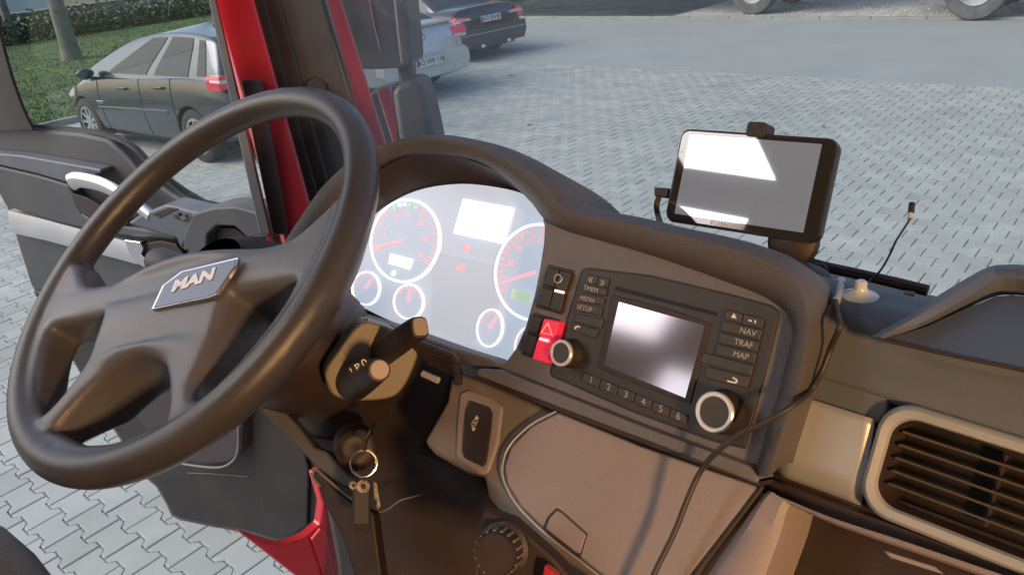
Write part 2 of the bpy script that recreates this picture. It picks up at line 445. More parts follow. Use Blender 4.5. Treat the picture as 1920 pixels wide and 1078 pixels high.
# rough bank and bushes beyond the far verge
M_BUSH = mat('dry_bush', (0.12, 0.115, 0.065), 0.7, var=0.5, vscale=1.5)
pts = []
for i in range(260):
    pts.append((random.uniform(-40, 12), random.uniform(RD1 + 4.2, RD1 + 6.5), random.uniform(0, .7)))
V, F = leaf_cloud(pts, 40, .30, .09)
tag(mk('scrub', V, F, M_BUSH, smooth=False), 'low brownish scrub beyond the gravel verge', 'scrub', kind='stuff')
random.seed(21)
V = []; F = []
for i in range(1500):                       # loose stones on the verge
    x = random.uniform(-9.3, 6); y = random.uniform(RD1 + .2, RD1 + 3.3); s = random.uniform(.015, .05); b = len(V)
    for (a, bb, cc) in ((1, 0, 0), (0, 1, 0), (-1, 0, 0), (0, -1, 0), (0, 0, .8)):
        V.append((x + a * s * random.uniform(.7, 1.2), y + bb * s * random.uniform(.7, 1.2), .018 + cc * s))
    F += [(b, b + 1, b + 4), (b + 1, b + 2, b + 4), (b + 2, b + 3, b + 4), (b + 3, b, b + 4)]
tag(mk('gravel', V, F, M_GRAVEL, smooth=False), 'loose pale gravel stones on the far verge', 'gravel', kind='stuff')

random.seed(33)
V = []; F = []
for i in range(90):                         # a few fallen leaves and crumbs on the paving
    x = random.uniform(-12, 3); y = random.uniform(1.5, 10); s = random.uniform(.012, .035); a = random.uniform(0, 6.28); b = len(V)
    if i == 0: q = gz(958, 143); x, y, s = q.x, q.y, .07
    if i == 1: q = gz(992, 236); x, y, s = q.x, q.y, .05
    V += [(x + s * math.cos(a + k * 1.57) * (1 if k % 2 else .5), y + s * math.sin(a + k * 1.57) * (1 if k % 2 else .5), .006 + random.uniform(0, .012)) for k in range(4)]
    F.append((b, b + 1, b + 2, b + 3))
tag(mk('leaf_litter', V, F, mat('dead_leaf', (.09, .075, .05), .8, var=.4, vscale=3), smooth=False), 'scattered dead leaves and crumbs on the paving', 'leaves', kind='stuff')

# ================================================================ THE TRUCK CAB
PAN = Plane(at(1240, 660, .64), 0, 28)        # face of the instrument panel
VEN = PAN.off(-.03)                           # face of the vents
fwd_n = -PAN.n

cabt = thing('truck_cab', 'red truck cab with dark trim, its front pillar beside the open door', 'truck cab', rel(0.55, 0.2, -.85))
# ---- front pillar, strip by strip, each standing at its own distance
def strip(name, tl, bl, tr, br, d, m, dep=.03, up=.55, dn=.0, bevel=.004):
    a, b, c, e = at(*tl, d), at(*bl, d), at(*tr, d), at(*br, d)
    a2 = a + (a - b).normalized() * up; c2 = c + (c - e).normalized() * up
    b2 = b + (b - a).normalized() * dn; e2 = e + (e - c).normalized() * dn
    out = ((a + b + c + e) / 4 - CP).normalized() * dep
    return prism(name, [a2, b2, e2, c2], out, m, cabt, bevel=bevel)
strip('door_seal', (391, 0), (487, 440), (404, 0), (507, 440), 1.36, M_GREYT, .03)
strip('pillar_edge', (399.5, 0), (504, 460), (407, 0), (515, 460), 1.37, M_RED, .02, bevel=.001)
strip('pillar_panel', (394, 0), (532, 470), (478, 0), (608, 470), 1.40, M_RED, .06, dn=.1, bevel=.012)
strip('door_channel', (452, 150), (512, 440), (492, 150), (543, 440), 1.385, M_BLACK, .03, up=0, bevel=.004)
strip('pillar_seal', (464, 0), (594, 440), (497, 0), (618, 440), 1.42, M_RUB, .05)
strip('inner_seal', (485, 0), (598, 420), (527, 0), (640, 420), 1.44, M_BLACK, .05, bevel=.008)
strip('pillar_trim', (516, 0), (622, 420), (603, 0), (715, 420), 1.46, mat('pillar_plastic', (.075, .074, .076), .55, var=.12, vscale=12, bump=.4, bscale=700), .06, bevel=.006)
strip('windscreen_seal', (592, 0), (698, 400), (614, 0), (724, 400), 1.49, M_GREYL, .04)
strip('corner_panel', (601, 0), (725, 400), (640, 0), (766, 400), 1.56, M_RED, .05, bevel=.008)
lt = at(592, 158, 1.43)
prism('door_check', [lt + RV * a + UV * b for a, b in ((-.022, -.02), (.02, -.02), (.016, .008), (0, .016), (-.016, .006))], VV * .03, M_BLACK, cabt, bevel=.004)

# ---- windscreen, cowl, wiper
WL0, WL1 = at(718, 390, 1.53), at(607, 0, 1.53)
WL1 = WL1 + (WL1 - WL0).normalized() * .55; WL0 = WL0 - (WL1 - WL0).normalized() * .12
wsb = [WL0, rel(-.42, .60, -.15), rel(.0, .56, -.14), rel(.5, .53, -.13), rel(1.0, .53, -.13), rel(1.5, .55, -.13), rel(1.74, .56, -.13)]
wst = [WL1] + [q + Vector((0, -.17, .98)) for q in wsb[1:]]
loft('windscreen', [[a.lerp(b, k / 6) for a, b in zip(cat(wsb, 24), cat(wst, 24))] for k in range(7)], glass('windscreen_glass', film=.12), cabt)
cow = cat(wsb, 24); cow1 = [q + Vector((0, .10, -.03)) for q in cow]
loft('cowl', [[q + Vector((0, -.14, -.02)) for q in cow], [q + Vector((0, -.10, .012)) for q in cow], [q + Vector((0, -.03, .004)) for q in cow], [q + Vector((0, .02, .0)) for q in cow], cow1, [q + Vector((0, .02, -.35)) for q in cow1]], M_BLACK, cabt)
# roof, back wall, far side, floor, bulkhead
M_LINER = mat('cab_liner', (0.22, 0.21, 0.20), 0.8, var=.08, vscale=4, bump=.3, bscale=300)
M_FLOOR = mat('cab_floor_mat', (0.022, 0.018, 0.018), 0.75, var=.25, vscale=20, bump=.6, bscale=300)
# roof and rear wall, with unseen openings added for the screens to reflect
for lo_, hi_ in (((-.68, -.50), (1.80, .36)), ((-.26, -1.20), (1.80, -.503)), ((-.68, -1.20), (-.623, -.503)), ((-.62, -1.20), (-.263, -1.09))):
    box('roof', rel(lo_[0], lo_[1], .86), rel(hi_[0], hi_[1], .90), M_LINER, cabt, bevel=.004)
for x0_, x1_, z0_, z1_ in ((-.68, 1.80, -.86, .09), (-.68, -.303, .093, .497), (-.297, .30, .443, .497), (.303, 1.80, .093, .497), (-.36, 1.80, .50, .86), (-.68, -.363, .80, .86)):
    box('rear_wall', rel(x0_, -1.20, z0_), rel(x1_, -1.16, z1_), M_LINER, cabt, bevel=.004)
box('far_side_lower', rel(1.76, -1.15, -.86), rel(1.80, .52, -.12), M_GREYT, cabt, bevel=.01)
box('far_side_upper', rel(1.76, -1.15, .62), rel(1.80, .34, .86), M_LINER, cabt, bevel=.01)
box('far_side_rear', rel(1.76, -1.15, -.12), rel(1.80, -.48, .62), M_LINER, cabt, bevel=.01)
box('near_side_rear', rel(-.68, -1.15, -.86), rel(-.64, -.62, .86), M_LINER, cabt, bevel=.01)
box('near_header', rel(-.68, -.62, .66), rel(-.64, .36, .86), M_LINER, cabt, bevel=.01)
prism('floor', [rel(-.12, -1.15, -.9), rel(-.12, .10, -.9), rel(-.40, .272, -.9), rel(-.66, .41, -.9), rel(-.66, .49, -.9), rel(1.78, .49, -.9), rel(1.78, -1.15, -.9)], (0, 0, .04), M_FLOOR, cabt, bevel=.01)
box('bulkhead', rel(-.50, .47, -.9), rel(1.76, .50, -.16), M_FLOOR, cabt, smooth=False)
# painted sill and step well under the door opening
SIL = Plane(rel(-.585, 0, 0)); SIL.u, SIL.v, SIL.n = Vector((0, 1, 0)), Vector((0, 0, 1)), Vector((1, 0, 0))
pxp('sill', [(452, 1000), (491, 1012), (526, 1022), (547, 1018), (575, 1006), (601, 984), (606, 945), (590, 890), (606, 880), (632, 980), (668, 1150), (600, 1200), (568, 1090)], SIL, .03, M_RED, cabt, bevel=.006)
pxp('sill_fold', [(585, 1012), (604, 990), (612, 1000), (628, 1085), (610, 1085)], SIL.off(.012), .012, M_RED, cabt, bevel=.004)

# ================================================================ THE DASHBOARD
dash = thing('dashboard', 'dark truck dashboard with curved instrument hood, taupe lower mouldings and silver vent trim', 'dashboard', rel(.5, .25, -.85))
# -- hood: one moulding swept over the instruments and round the radio
O_PX = [(517, 520), (528, 470), (545, 440), (567, 407), (592, 370), (611, 347), (645, 314), (682, 287), (716, 273), (754, 263), (810, 258), (860, 264), (910, 277), (957, 297), (991, 316), (1022, 340), (1041, 365), (1063, 388), (1097, 400), (1160, 412), (1254, 434),
        (1348, 455), (1423, 479), (1460, 496), (1489, 520), (1510, 553), (1521, 598), (1515, 650), (1500, 720), (1474, 800), (1446, 892)]
I_PX = [(560, 520), (570, 480), (582, 455), (600, 425), (620, 398), (640, 372), (665, 344), (690, 322), (712, 308), (738, 295), (785, 287), (847, 291), (894, 302), (935, 324), (972, 356), (997, 381), (1016, 406), (1035, 421), (1066, 434), (1129, 452), (1200, 472),
        (1290, 502), (1375, 533), (1425, 552), (1462, 574), (1482, 600), (1487, 630), (1480, 660), (1465, 722), (1440, 800), (1415, 890)]
PO = [PAN.off(.012).hit(*p) for p in O_PX]; PI = [PAN.off(.004).hit(*p) for p in I_PX]
NH = 120
po, pi_ = cat(PO, NH), cat(PI, NH)
mid = [a.lerp(b, .5) + PAN.n * .006 for a, b in zip(po, pi_)]
crest = [a.lerp(b, .06) + PAN.n * .004 for a, b in zip(po, pi_)]
inn = [p - PAN.n * .004 for p in pi_]
inn2 = [p + fwd_n * .05 for p in pi_]
def backrow(k, drop):
    out = []
    for i, p in enumerate(po):
        f = min(1.0, max(.12, (i - 20) / 14)); q = p + Vector((0, 1, 0)) * k * f; q.z -= drop * k * f + (1 - f) * k * .5; out.append(q)
    return out
loft('hood', [inn2, inn, pi_, mid, crest, [p + Vector((0, .006, 0)) for p in po], backrow(.012, .0), backrow(.03, .25), backrow(.10, .55), backrow(.2, .75), backrow(.26, 1.0)], M_HOOD, dash, angle=60)
# -- panel face carrying radio and switches
pxp('panel', [(1014, 404), (1035, 419), (1066, 430), (1129, 446), (1200, 466), (1290, 496), (1375, 527), (1440, 553), (1480, 580), (1494, 625), (1484, 665), (1466, 735), (1442, 810), (1421, 893), (1210, 815), (1046, 752), (930, 705), (880, 690), (895, 672), (925, 682), (947, 678),
     (966, 652), (984, 611), (1000, 555), (1010, 505), (1018, 455), (1019, 425)], PAN, .03, M_PANEL, dash, bevel=.003)
pxp('ledge', [(935, 693), (1046, 736), (1210, 801), (1402, 872), (1424, 896), (1420, 908), (1210, 826), (1046, 764), (893, 704), (895, 690)], PAN.off(.012), .03, M_PANEL, dash, bevel=.004)
pxp('ledge_groove', [(890, 702), (1046, 762), (1210, 824), (1422, 904), (1425, 913), (1210, 834), (1046, 773), (885, 710)], PAN.off(.004), .03, M_BLACK, dash, bevel=.002)

# -- cluster bowl: the walls of the recess
CLU = Plane(PAN.P + fwd_n * .062, -8, 28)
LENS_PX = [(661, 546), (675, 489), (689, 433), (703, 403), (746, 373), (799, 353), (869, 345), (940, 353), (985, 366), (1040, 400), (1080, 440), (1085, 520), (1060, 620), (1000, 690), (943, 690), (919, 669), (852, 645), (746, 607), (682, 577), (665, 563)]
lens = [CLU.hit(*p) for p in LENS_PX]
rimp = [PAN.hit(*p) for p in [(640, 556), (645, 490), (655, 420), (676, 360), (725, 310), (790, 287), (850, 291), (935, 324), (997, 381), (1025, 412), (1022, 440), (1015, 505), (1000, 570), (975, 650), (940, 688), (915, 684), (850, 664), (740, 628), (670, 600), (645, 580)]]
ln, rm = cat(lens, 64, True), cat(rimp, 64, True)
loft('cluster_bowl', [rm, [a.lerp(b, .35) + fwd_n * .012 for a, b in zip(rm, ln)], [a.lerp(b, .8) + fwd_n * .01 for a, b in zip(rm, ln)], ln], M_BLACK, dash, closed=True)
# lip with the small lamp symbols under the cluster
pxp('cluster_lip', [(640, 575), (745, 614), (850, 652), (915, 672), (935, 684), (925, 693), (890, 690), (860, 676), (820, 662), (740, 634), (640, 596)], PAN.off(.004), .03, M_HOOD, dash, bevel=.004)

# ================================================================ instrument cluster
clu = thing('instrument_cluster', 'lit pale instrument cluster with round gauges behind the steering wheel', 'instrument cluster', CLU.P)
M_CFACE = mat('cluster_face', (0.20, 0.22, 0.28), 0.35, emit=(0.58, 0.65, 0.77), estr=0.46, var=.05, vscale=9)  # face and dial emission: backlight plus the glare veiling the cluster
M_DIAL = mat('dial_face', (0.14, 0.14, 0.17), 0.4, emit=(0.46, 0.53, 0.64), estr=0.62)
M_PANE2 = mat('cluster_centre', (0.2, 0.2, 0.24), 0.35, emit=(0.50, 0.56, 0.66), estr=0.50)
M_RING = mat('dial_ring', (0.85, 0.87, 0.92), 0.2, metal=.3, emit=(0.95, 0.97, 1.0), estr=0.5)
M_LCD = mat('lit_display', (0.8, 0.85, 0.9), 0.4, emit=(0.93, 0.98, 1.0), estr=1.0)
M_LCD2 = mat('small_display', (0.6, 0.65, 0.7), 0.4, emit=(0.78, 0.82, 0.86), estr=0.75)
M_NEED = mat('needle_red', (0.8, 0.1, 0.12), 0.4, emit=(1.0, 0.38, 0.45), estr=0.8)
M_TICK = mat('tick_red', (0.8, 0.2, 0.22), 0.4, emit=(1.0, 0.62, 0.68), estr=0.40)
M_GRN = mat('lamp_green', (0.2, 0.8, 0.5), 0.4, emit=(0.35, 0.9, 0.62), estr=0.4)
M_CYAN = mat('lamp_cyan', (0.3, 0.9, 0.9), 0.4, emit=(0.45, 1.0, 0.95), estr=0.9)
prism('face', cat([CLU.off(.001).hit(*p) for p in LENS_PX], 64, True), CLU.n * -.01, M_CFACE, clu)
def cpoly(name, pts, h, m, parent, t=.0012, n=None):
    return pxp(name, pts, CLU.off(h), t, m, parent, n=n, smooth=False)
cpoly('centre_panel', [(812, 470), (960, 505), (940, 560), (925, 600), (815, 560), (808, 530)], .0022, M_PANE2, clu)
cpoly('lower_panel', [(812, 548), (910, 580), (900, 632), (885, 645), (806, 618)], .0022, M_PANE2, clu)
cpoly('main_display', [(868, 373), (963, 390), (944, 457), (850, 437)], .004, M_LCD, clu)
def dial(cx, cy, rx, ry, ang, marks, need, name, nlen, twist=0.0, labels=(), rw=.0016, start=0):
    """gauge centred at a pixel; its outline in the photo measures rx by ry pixels"""
    a, b = CLU.uv(cx, cy)
    du = CLU.uv(cx + rx, cy + rx * .25); dv = CLU.uv(cx + 6, cy - ry)
    ru = abs(du[0] - a); rv = abs(dv[1] - b)
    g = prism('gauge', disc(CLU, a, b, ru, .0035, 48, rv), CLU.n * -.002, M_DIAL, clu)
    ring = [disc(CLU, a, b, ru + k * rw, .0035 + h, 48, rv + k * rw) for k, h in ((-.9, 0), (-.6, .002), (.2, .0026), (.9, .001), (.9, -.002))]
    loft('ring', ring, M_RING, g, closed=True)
    def pol(t, q): return (a + ru * q * math.cos(t), b + rv * q * math.sin(t))
    for k in range(marks[0]):
        t = R(marks[1] + (marks[2] - marks[1]) * k / (marks[0] - 1))
        p0, p1 = pol(t, .82 if k % marks[3] else .74), pol(t, .93)
        wv = (p1[1] - p0[1], -(p1[0] - p0[0])); L = math.hypot(*wv); ww = (.0007 if k % marks[3] else .0012)
        wv = (wv[0] / L * ww, wv[1] / L * ww)
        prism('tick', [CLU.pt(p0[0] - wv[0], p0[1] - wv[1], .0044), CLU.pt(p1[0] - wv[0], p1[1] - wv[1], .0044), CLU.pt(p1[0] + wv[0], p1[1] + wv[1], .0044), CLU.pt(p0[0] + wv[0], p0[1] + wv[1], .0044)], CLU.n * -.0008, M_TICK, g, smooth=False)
    t = R(need); p1 = pol(t, nlen); wv = (math.sin(t) * .0016, -math.cos(t) * .0016)
    prism('needle', [CLU.pt(a - wv[0], b - wv[1], .006), CLU.pt(p1[0] - wv[0] * .5, p1[1] - wv[1] * .5, .006), CLU.pt(p1[0] + wv[0] * .5, p1[1] + wv[1] * .5, .006), CLU.pt(a + wv[0], b + wv[1], .006)], CLU.n * -.0012, M_NEED, g, smooth=False)
    for txt, tt, q, sz in labels:
        p0 = pol(R(tt), q)
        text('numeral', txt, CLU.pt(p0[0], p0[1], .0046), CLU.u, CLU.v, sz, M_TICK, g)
    return g
dial(762, 452, 64, 77, 0, (26, 205, -28, 5), 200, 'gauge', .9, labels=(('5', 168, .62, .0085), ('10', 125, .62, .0085), ('15', 92, .6, .0085), ('20', 52, .62, .0085), ('25', 12, .62, .0085), ('30', -25, .62, .0085)))
dial(1008, 511, 78, 90, 0, (29, 215, -35, 2), 205, 'gauge', .9, labels=(('20', 172, .66, .009), ('40', 140, .66, .009), ('60', 115, .66, .009), ('80', 92, .66, .009)))
dial(690, 541, 25, 30, 0, (7, 160, 20, 2), 60, 'gauge', .75, rw=.0011)
dial(770, 566, 27, 31, 0, (7, 150, 30, 2), 92, 'gauge', .75, rw=.0011)
dial(922, 615, 23, 34, 0, (7, 160, 20, 2), 60, 'gauge', .75, rw=.0011)
dial(992, 648, 22, 34, 0, (5, 160, 20, 2), 60, 'gauge', .7, rw=.0011)
cpoly('trip_display', [(731, 475), (774, 486), (768, 506), (728, 494)], .0075, M_LCD2, clu)
cpoly('speed_display', [(960, 541), (996, 549), (992, 568), (957, 559)], .0075, mat('green_display', (.4, .5, .42), .4, emit=(.5, .66, .52), estr=.5), clu)
for k, (x, y, m) in enumerate([(746, 391, M_GRN), (757, 386, M_CYAN), (766, 385, M_CYAN), (775, 386, M_GRN), (785, 390, M_GRN)]):
    prism('green_bar', disc(CLU, *CLU.uv(x, y), .0019, .0078, 12), CLU.n * -.002, m, clu, smooth=False)
prism('beam_lamp', disc(CLU, *CLU.uv(745, 513), .0030, .0078, 12), CLU.n * -.002, M_CYAN, clu, smooth=False)
cpoly('warning_lamp', [(872, 457), (880, 466), (876, 472), (868, 470)], .0045, M_TICK, clu)
cpoly('warning_lamp', [(856, 497), (870, 500), (868, 508), (855, 505)], .0045, M_TICK, clu)

# ================================================================ switches on the panel (parts of the dashboard)
M_SW = mat('switch_black', (0.028, 0.026, 0.027), 0.42, var=.1, vscale=40, bump=.15, bscale=1200)
def c6(x, y): return (960 + x / 2.695, 460 + y / 2.695)
def sw(name, q, m, h=.004, parent=None, pl=PAN, dep=.008, bev=.0012):
    return pxp(name, q, pl.off(h), dep, m, parent or dash, bevel=bev)
# upper bank
sw('switch_frame', [c6(183, 96), c6(314, 128), c6(250, 352), c6(116, 312)], M_BLACK, .0012)
sw('switch', [c6(190, 112), c6(236, 124), c6(205, 212), c6(158, 198)], M_SW, .006)
s1 = sw('switch', [c6(242, 126), c6(298, 140), c6(268, 232), c6(211, 214)], M_SW, .006)
sw('switch', [c6(152, 210), c6(204, 224), c6(178, 318), c6(124, 302)], M_SW, .006)
s2 = sw('switch', [c6(209, 226), c6(264, 242), c6(240, 338), c6(184, 320)], M_SW, .006)
a, b = PAN.uv(*c6(253, 172))
loft('symbol_ring', [disc(PAN, a, b, .0042, .0066, 20), disc(PAN, a, b, .0036, .0066, 20)], M_WHITE, s1, closed=True)
pxtext('symbol_bar', '/', *c6(252, 176), *c6(300, 188), PAN, .007, M_WHITE, s1, h=.0066)
pxp('lamp_bar', [c6(216, 222), c6(258, 232), c6(255, 244), c6(213, 234)], PAN.off(.0078), .003, mat('switch_lamp', (.9, .5, .4), .4, emit=(1, .55, .45), estr=1.0), s2)
# lower bank with the hazard switch
sw('switch_frame', [c6(108, 338), c6(238, 376), c6(178, 598), c6(44, 552)], M_BLACK, .0012)
sw('switch', [c6(106, 356), c6(156, 370), c6(128, 448), c6(78, 436)], M_SW, .006)
sw('switch', [c6(72, 446), c6(128, 462), c6(106, 560), c6(48, 544)], M_SW, .006)
hz = sw('hazard_switch', [c6(160, 370), c6(236, 386), c6(212, 478), c6(133, 458)], M_REDSW, .011, dep=.014)
hz['label'] = 'red hazard warning switch'
hz2 = sw('hazard_switch', [c6(132, 462), c6(211, 482), c6(176, 596), c6(100, 572)], M_REDSW, .010, dep=.014)
hz2['label'] = 'lower half of the red hazard switch'
pxp('lamp_bar', [c6(140, 464), c6(184, 476), c6(181, 490), c6(137, 478)], PAN.off(.0118), .003, mat('hazard_lamp', (1, .5, .5), .4, emit=(1, .35, .4), estr=1.0), hz2)
M_PINK = mat('hazard_print', (0.95, 0.45, 0.45), 0.5, emit=(1, .4, .4), estr=.3)
tri = [PAN.off(.0116).hit(*c6(x, y)) for x, y in ((180, 392), (204, 452), (148, 440))]
tube('triangle', [tri[0], tri[1], tri[2], tri[0]], .0006, M_PINK, hz, seg=6)

# ================================================================ the radio
rad = thing('radio', 'black navigation radio with screen, buttons and two silver ringed knobs', 'radio', PAN.P)
M_RAD = mat('radio_face', (0.034, 0.031, 0.032), 0.42, var=.08, vscale=20, bump=.15, bscale=1200)
M_BTN = mat('radio_button', (0.045, 0.042, 0.044), 0.45, var=.08, vscale=20, bump=.15, bscale=1200)
pxp('gap', [c6(385, 112), c6(700, 150), c6(1090, 240), c6(1310, 300), c6(1352, 330), c6(1350, 380), c6(1290, 620), c6(1180, 1030), c6(1010, 990), c6(600, 840), c6(200, 665), c6(188, 640), c6(215, 560), c6(340, 160), c6(355, 122)], PAN.off(.0006), .004, M_BLACK, rad, bevel=.0004)
pxp('faceplate', [c6(388, 119), c6(700, 158), c6(1090, 248), c6(1305, 306), c6(1343, 334), c6(1341, 380), c6(1282, 618), c6(1172, 1018), c6(1012, 980), c6(602, 832), c6(207, 660), c6(197, 638), c6(224, 560), c6(348, 162), c6(362, 128)], PAN.off(.0016), .004, M_RAD, rad, bevel=.0006)
pxp('disc_slot', [c6(522, 205), c6(1032, 338), c6(1028, 356), c6(520, 226)], PAN.off(.0024), .002, mat('slot_black', (.004, .004, .004), .6), rad)
pxp('screen_frame', [c6(505, 250), c6(760, 312), c6(1005, 392), c6(985, 470), c6(900, 800), c6(640, 705), c6(425, 615), c6(440, 580)], PAN.off(.0030), .004, M_BLACK, rad, bevel=.0008)
M_SCR = mat('radio_screen', (0.40, 0.38, 0.43), 0.10, metal=.9)
rs = pxp('screen', [c6(540, 285), c6(975, 405), c6(875, 770), c6(465, 605)], PAN.off(.0036), .002, M_SCR, rad)
M_LEGEND = mat('legend_print', (.38, .37, .38), .5)
def rbtn(q, txt=None, tp=None, sz=.006, h=.0040, sx=1.0):
    o = pxp('button', [c6(*p) for p in q], PAN.off(h), .004, M_BTN, rad, bevel=.0008)
    if txt: pxtext('lettering', txt, *c6(*tp), *c6(tp[0] + 60, tp[1] + 15), PAN, sz, M_LEGEND, o, h=h + .0004, sx=sx)
    return o
rbtn([(383, 146), (434, 157), (424, 198), (372, 187)], '«', (398, 170), .011)
rbtn([(438, 158), (490, 169), (480, 210), (428, 199)], '»', (458, 186), .011)
rbtn([(370, 196), (480, 220), (470, 256), (360, 232)], 'TMEM', (398, 222), .0062)
rbtn([(357, 242), (468, 266), (458, 302), (346, 278)], 'MEDIA', (380, 273), .0058)
rbtn([(343, 288), (455, 312), (445, 354), (332, 330)], 'SETUP', (366, 319), .0062)
rbtn([(326, 342), (460, 374), (448, 420), (312, 385)])
def rsym(o, pts, h=.0045):
    pxp('symbol', [c6(*p) for p in pts], PAN.off(h), .0004, M_WHITE, o, smooth=False)
q = rbtn([(308, 394), (440, 428), (418, 468), (296, 432)])
rsym(q, [(314, 422), (318, 410), (330, 404), (342, 408), (344, 416), (336, 415), (334, 411), (326, 413), (323, 424)])
q = rbtn([(1080, 322), (1165, 344), (1155, 394), (1068, 372)])
rsym(q, [(1122, 342), (1134, 370), (1106, 364)])
q = rbtn([(1170, 345), (1272, 370), (1262, 420), (1160, 396)])
rsym(q, [(1196, 374), (1212, 378), (1210, 386), (1194, 382)]); rsym(q, [(1226, 374), (1234, 382), (1230, 394), (1222, 390), (1226, 383)])
rbtn([(1064, 380), (1262, 428), (1250, 478), (1052, 430)], 'NAV', (1192, 438), .0066)
rbtn([(1050, 438), (1248, 486), (1236, 536), (1038, 490)], 'TRAF', (1170, 497), .0066)
rbtn([(1036, 498), (1234, 544), (1222, 598), (1022, 548)], 'MAP', (1156, 557), .0066)
rbtn([(965, 540), (1218, 606), (1208, 658), (946, 590)])
q = rbtn([(985, 610), (1204, 666), (1184, 722), (972, 668)])
rsym(q, [(1088, 680), (1126, 690), (1132, 682), (1124, 676), (1128, 670), (1140, 678), (1138, 692), (1128, 698), (1086, 688)]); rsym(q, [(1112, 666), (1124, 664), (1122, 678)])
for k in range(6):
    x0 = 362 + 88 * k; y0 = 640 + 36.5 * k
    rbtn([(x0, y0), (x0 + 84, y0 + 35), (x0 + 72, y0 + 80), (x0 - 12, y0 + 45)], str(k + 1), (x0 + 38, y0 + 40), .0085)
def knob(px, r, name='knob', hh=.019, ring=mat('knob_ring', (.62, .62, .62), .3, metal=.35), cap=M_BTN):
    a, b = PAN.uv(*px)
    # the ring is seen in front of the panel, so move back along the axis to find the base
    top = PAN.off(hh); a, b = top.uv(*px)
    k = lathe('knob', PAN, a, b, [(r * 1.12, .002), (r * 1.12, .005), (r * 1.03, .007), (r * 1.0, hh - .003), (r * .97, hh - .001)], M_BLACK, rad, k=40)
    lathe('ring', PAN, a, b, [(r * 1.0, hh - .003), (r * 1.0, hh - .0008), (r * .94, hh), (r * .80, hh), (r * .74, hh - .0012)], ring, k, k=40)
    prism('cap', disc(PAN, a, b, r * .75, hh - .0008, 36), PAN.n * -.004, cap, k)
    return k
knob(c6(244, 543), .0118)
knob(c6(1018, 842), .0155, hh=.021)

# ================================================================ lower dash: lid, mouldings, switch insert, storage
LID = Plane(PAN.hit(1200, 826) + PAN.n * -.004, 0, 50)
pxp('lower_moulding', [(852, 694), (893, 706), (1046, 772), (1200, 835), (1424, 912), (1460, 1000), (1400, 1140), (1160, 1180), (1095, 1078), (1040, 1040), (985, 1000), (940, 965), (912, 930), (905, 890), (868, 882), (812, 850), (792, 828), (808, 800), (835, 752), (842, 715)], LID.off(-.008), .02, M_TAUPED, dash, bevel=.006)
lidp = [(1046, 771), (1110, 797), (1200, 834), (1310, 872), (1427, 911), (1380, 972), (1300, 1075), (1230, 1160), (1180, 1120), (1110, 1063), (1030, 1002), (975, 948), (950, 908), (944, 875), (957, 836), (996, 797)]
pxp('storage_lid', lidp, LID, .008, M_TAUPE, dash, bevel=.003)
tube('lid_edge', [LID.off(-.001).hit(*p) for p in [(1043, 771), (994, 797), (955, 836), (942, 875), (948, 909), (973, 950), (1028, 1004), (1108, 1066), (1180, 1125)]], .0011, M_SILVER, dash, seg=8, n=50)
tube('lid_edge', [LID.off(.0).hit(*p) for p in [(1430, 911), (1383, 973), (1303, 1077), (1240, 1160)]], .0016, M_BLACK, dash, seg=8, n=20)
pxp('latch_gap', [(1017, 990), (1026, 968), (1043, 951), (1054, 957), (1102, 1000), (1088, 1044), (1080, 1042)], LID.off(.0005), .002, M_BLACK, dash, bevel=.0006)
pxp('latch_button', [(1022, 989), (1030, 970), (1044, 955), (1053, 960), (1098, 1001), (1086, 1037), (1078, 1034)], LID.off(.002), .004, M_TAUPE, dash, bevel=.0012)
# inset with the steering adjustment switch
pxp('switch_bezel', [(858, 735), (878, 726), (925, 742), (944, 760), (935, 830), (915, 888), (895, 886), (850, 858), (852, 800)], LID.off(-.0055), .01, M_TAUPE, dash, bevel=.006)
ins = pxp('switch_insert', [(880, 750), (915, 762), (922, 772), (920, 800), (910, 868), (903, 874), (870, 858), (866, 846), (872, 770)], LID.off(-.0035), .006, M_BLACK, dash, bevel=.001)
ins['label'] = 'black switch with a steering wheel symbol'
M_CREAM = mat('cream_print', (0.72, 0.66, 0.50), 0.5)
LSY = LID.off(-.004)
a, b = LSY.uv(891, 793)
loft('symbol', [disc(LSY, a, b, .0032, .0012, 20, .0042), disc(LSY, a, b, .0024, .0012, 20, .0033)], M_CREAM, ins, closed=True)
prism('symbol', disc(LSY, a, b, .0011, .0012, 10), LSY.n * -.0004, M_CREAM, ins)
pxp('symbol', [(894, 778), (898, 785), (890, 784)], LSY.off(.0012), .0004, M_CREAM, ins); pxp('symbol', [(884, 801), (892, 802), (887, 808)], LSY.off(.0012), .0004, M_CREAM, ins)
# rotary control low on the panel
LOW = Plane(at(950, 1030, .60), -25, 30)
pxp('control_plate', [(905, 955), (960, 975), (1040, 1045), (1110, 1130), (1060, 1200), (890, 1150), (895, 1000)], LOW.off(-.012), .02, M_BLACK, dash, bevel=.004)
a, b = LOW.uv(938, 1032)
kb = lathe('rotary_knob', LOW, a, b, [(.021, -.012), (.021, -.006), (.0175, -.004), (.0168, .010), (.0155, .0125), (.0001, .0125)], M_BLACK, dash, k=36)
for k in range(18):
    t = 2 * math.pi * k / 18
    q = [LOW.pt(a + .0169 * math.cos(t + s), b + .0169 * math.sin(t + s), h) for s, h in ((-.05, -.003), (.05, -.003), (.05, .010), (-.05, .010))]
    prism('grip_rib', q, (q[0] - LOW.pt(a, b, -.003)).normalized() * .0012, M_TAUPED, kb, smooth=False)
pxp('red_control', [(1020, 1058), (1046, 1078), (1040, 1100), (1012, 1100)], LOW.off(.004), .01, M_RED, dash, bevel=.002)

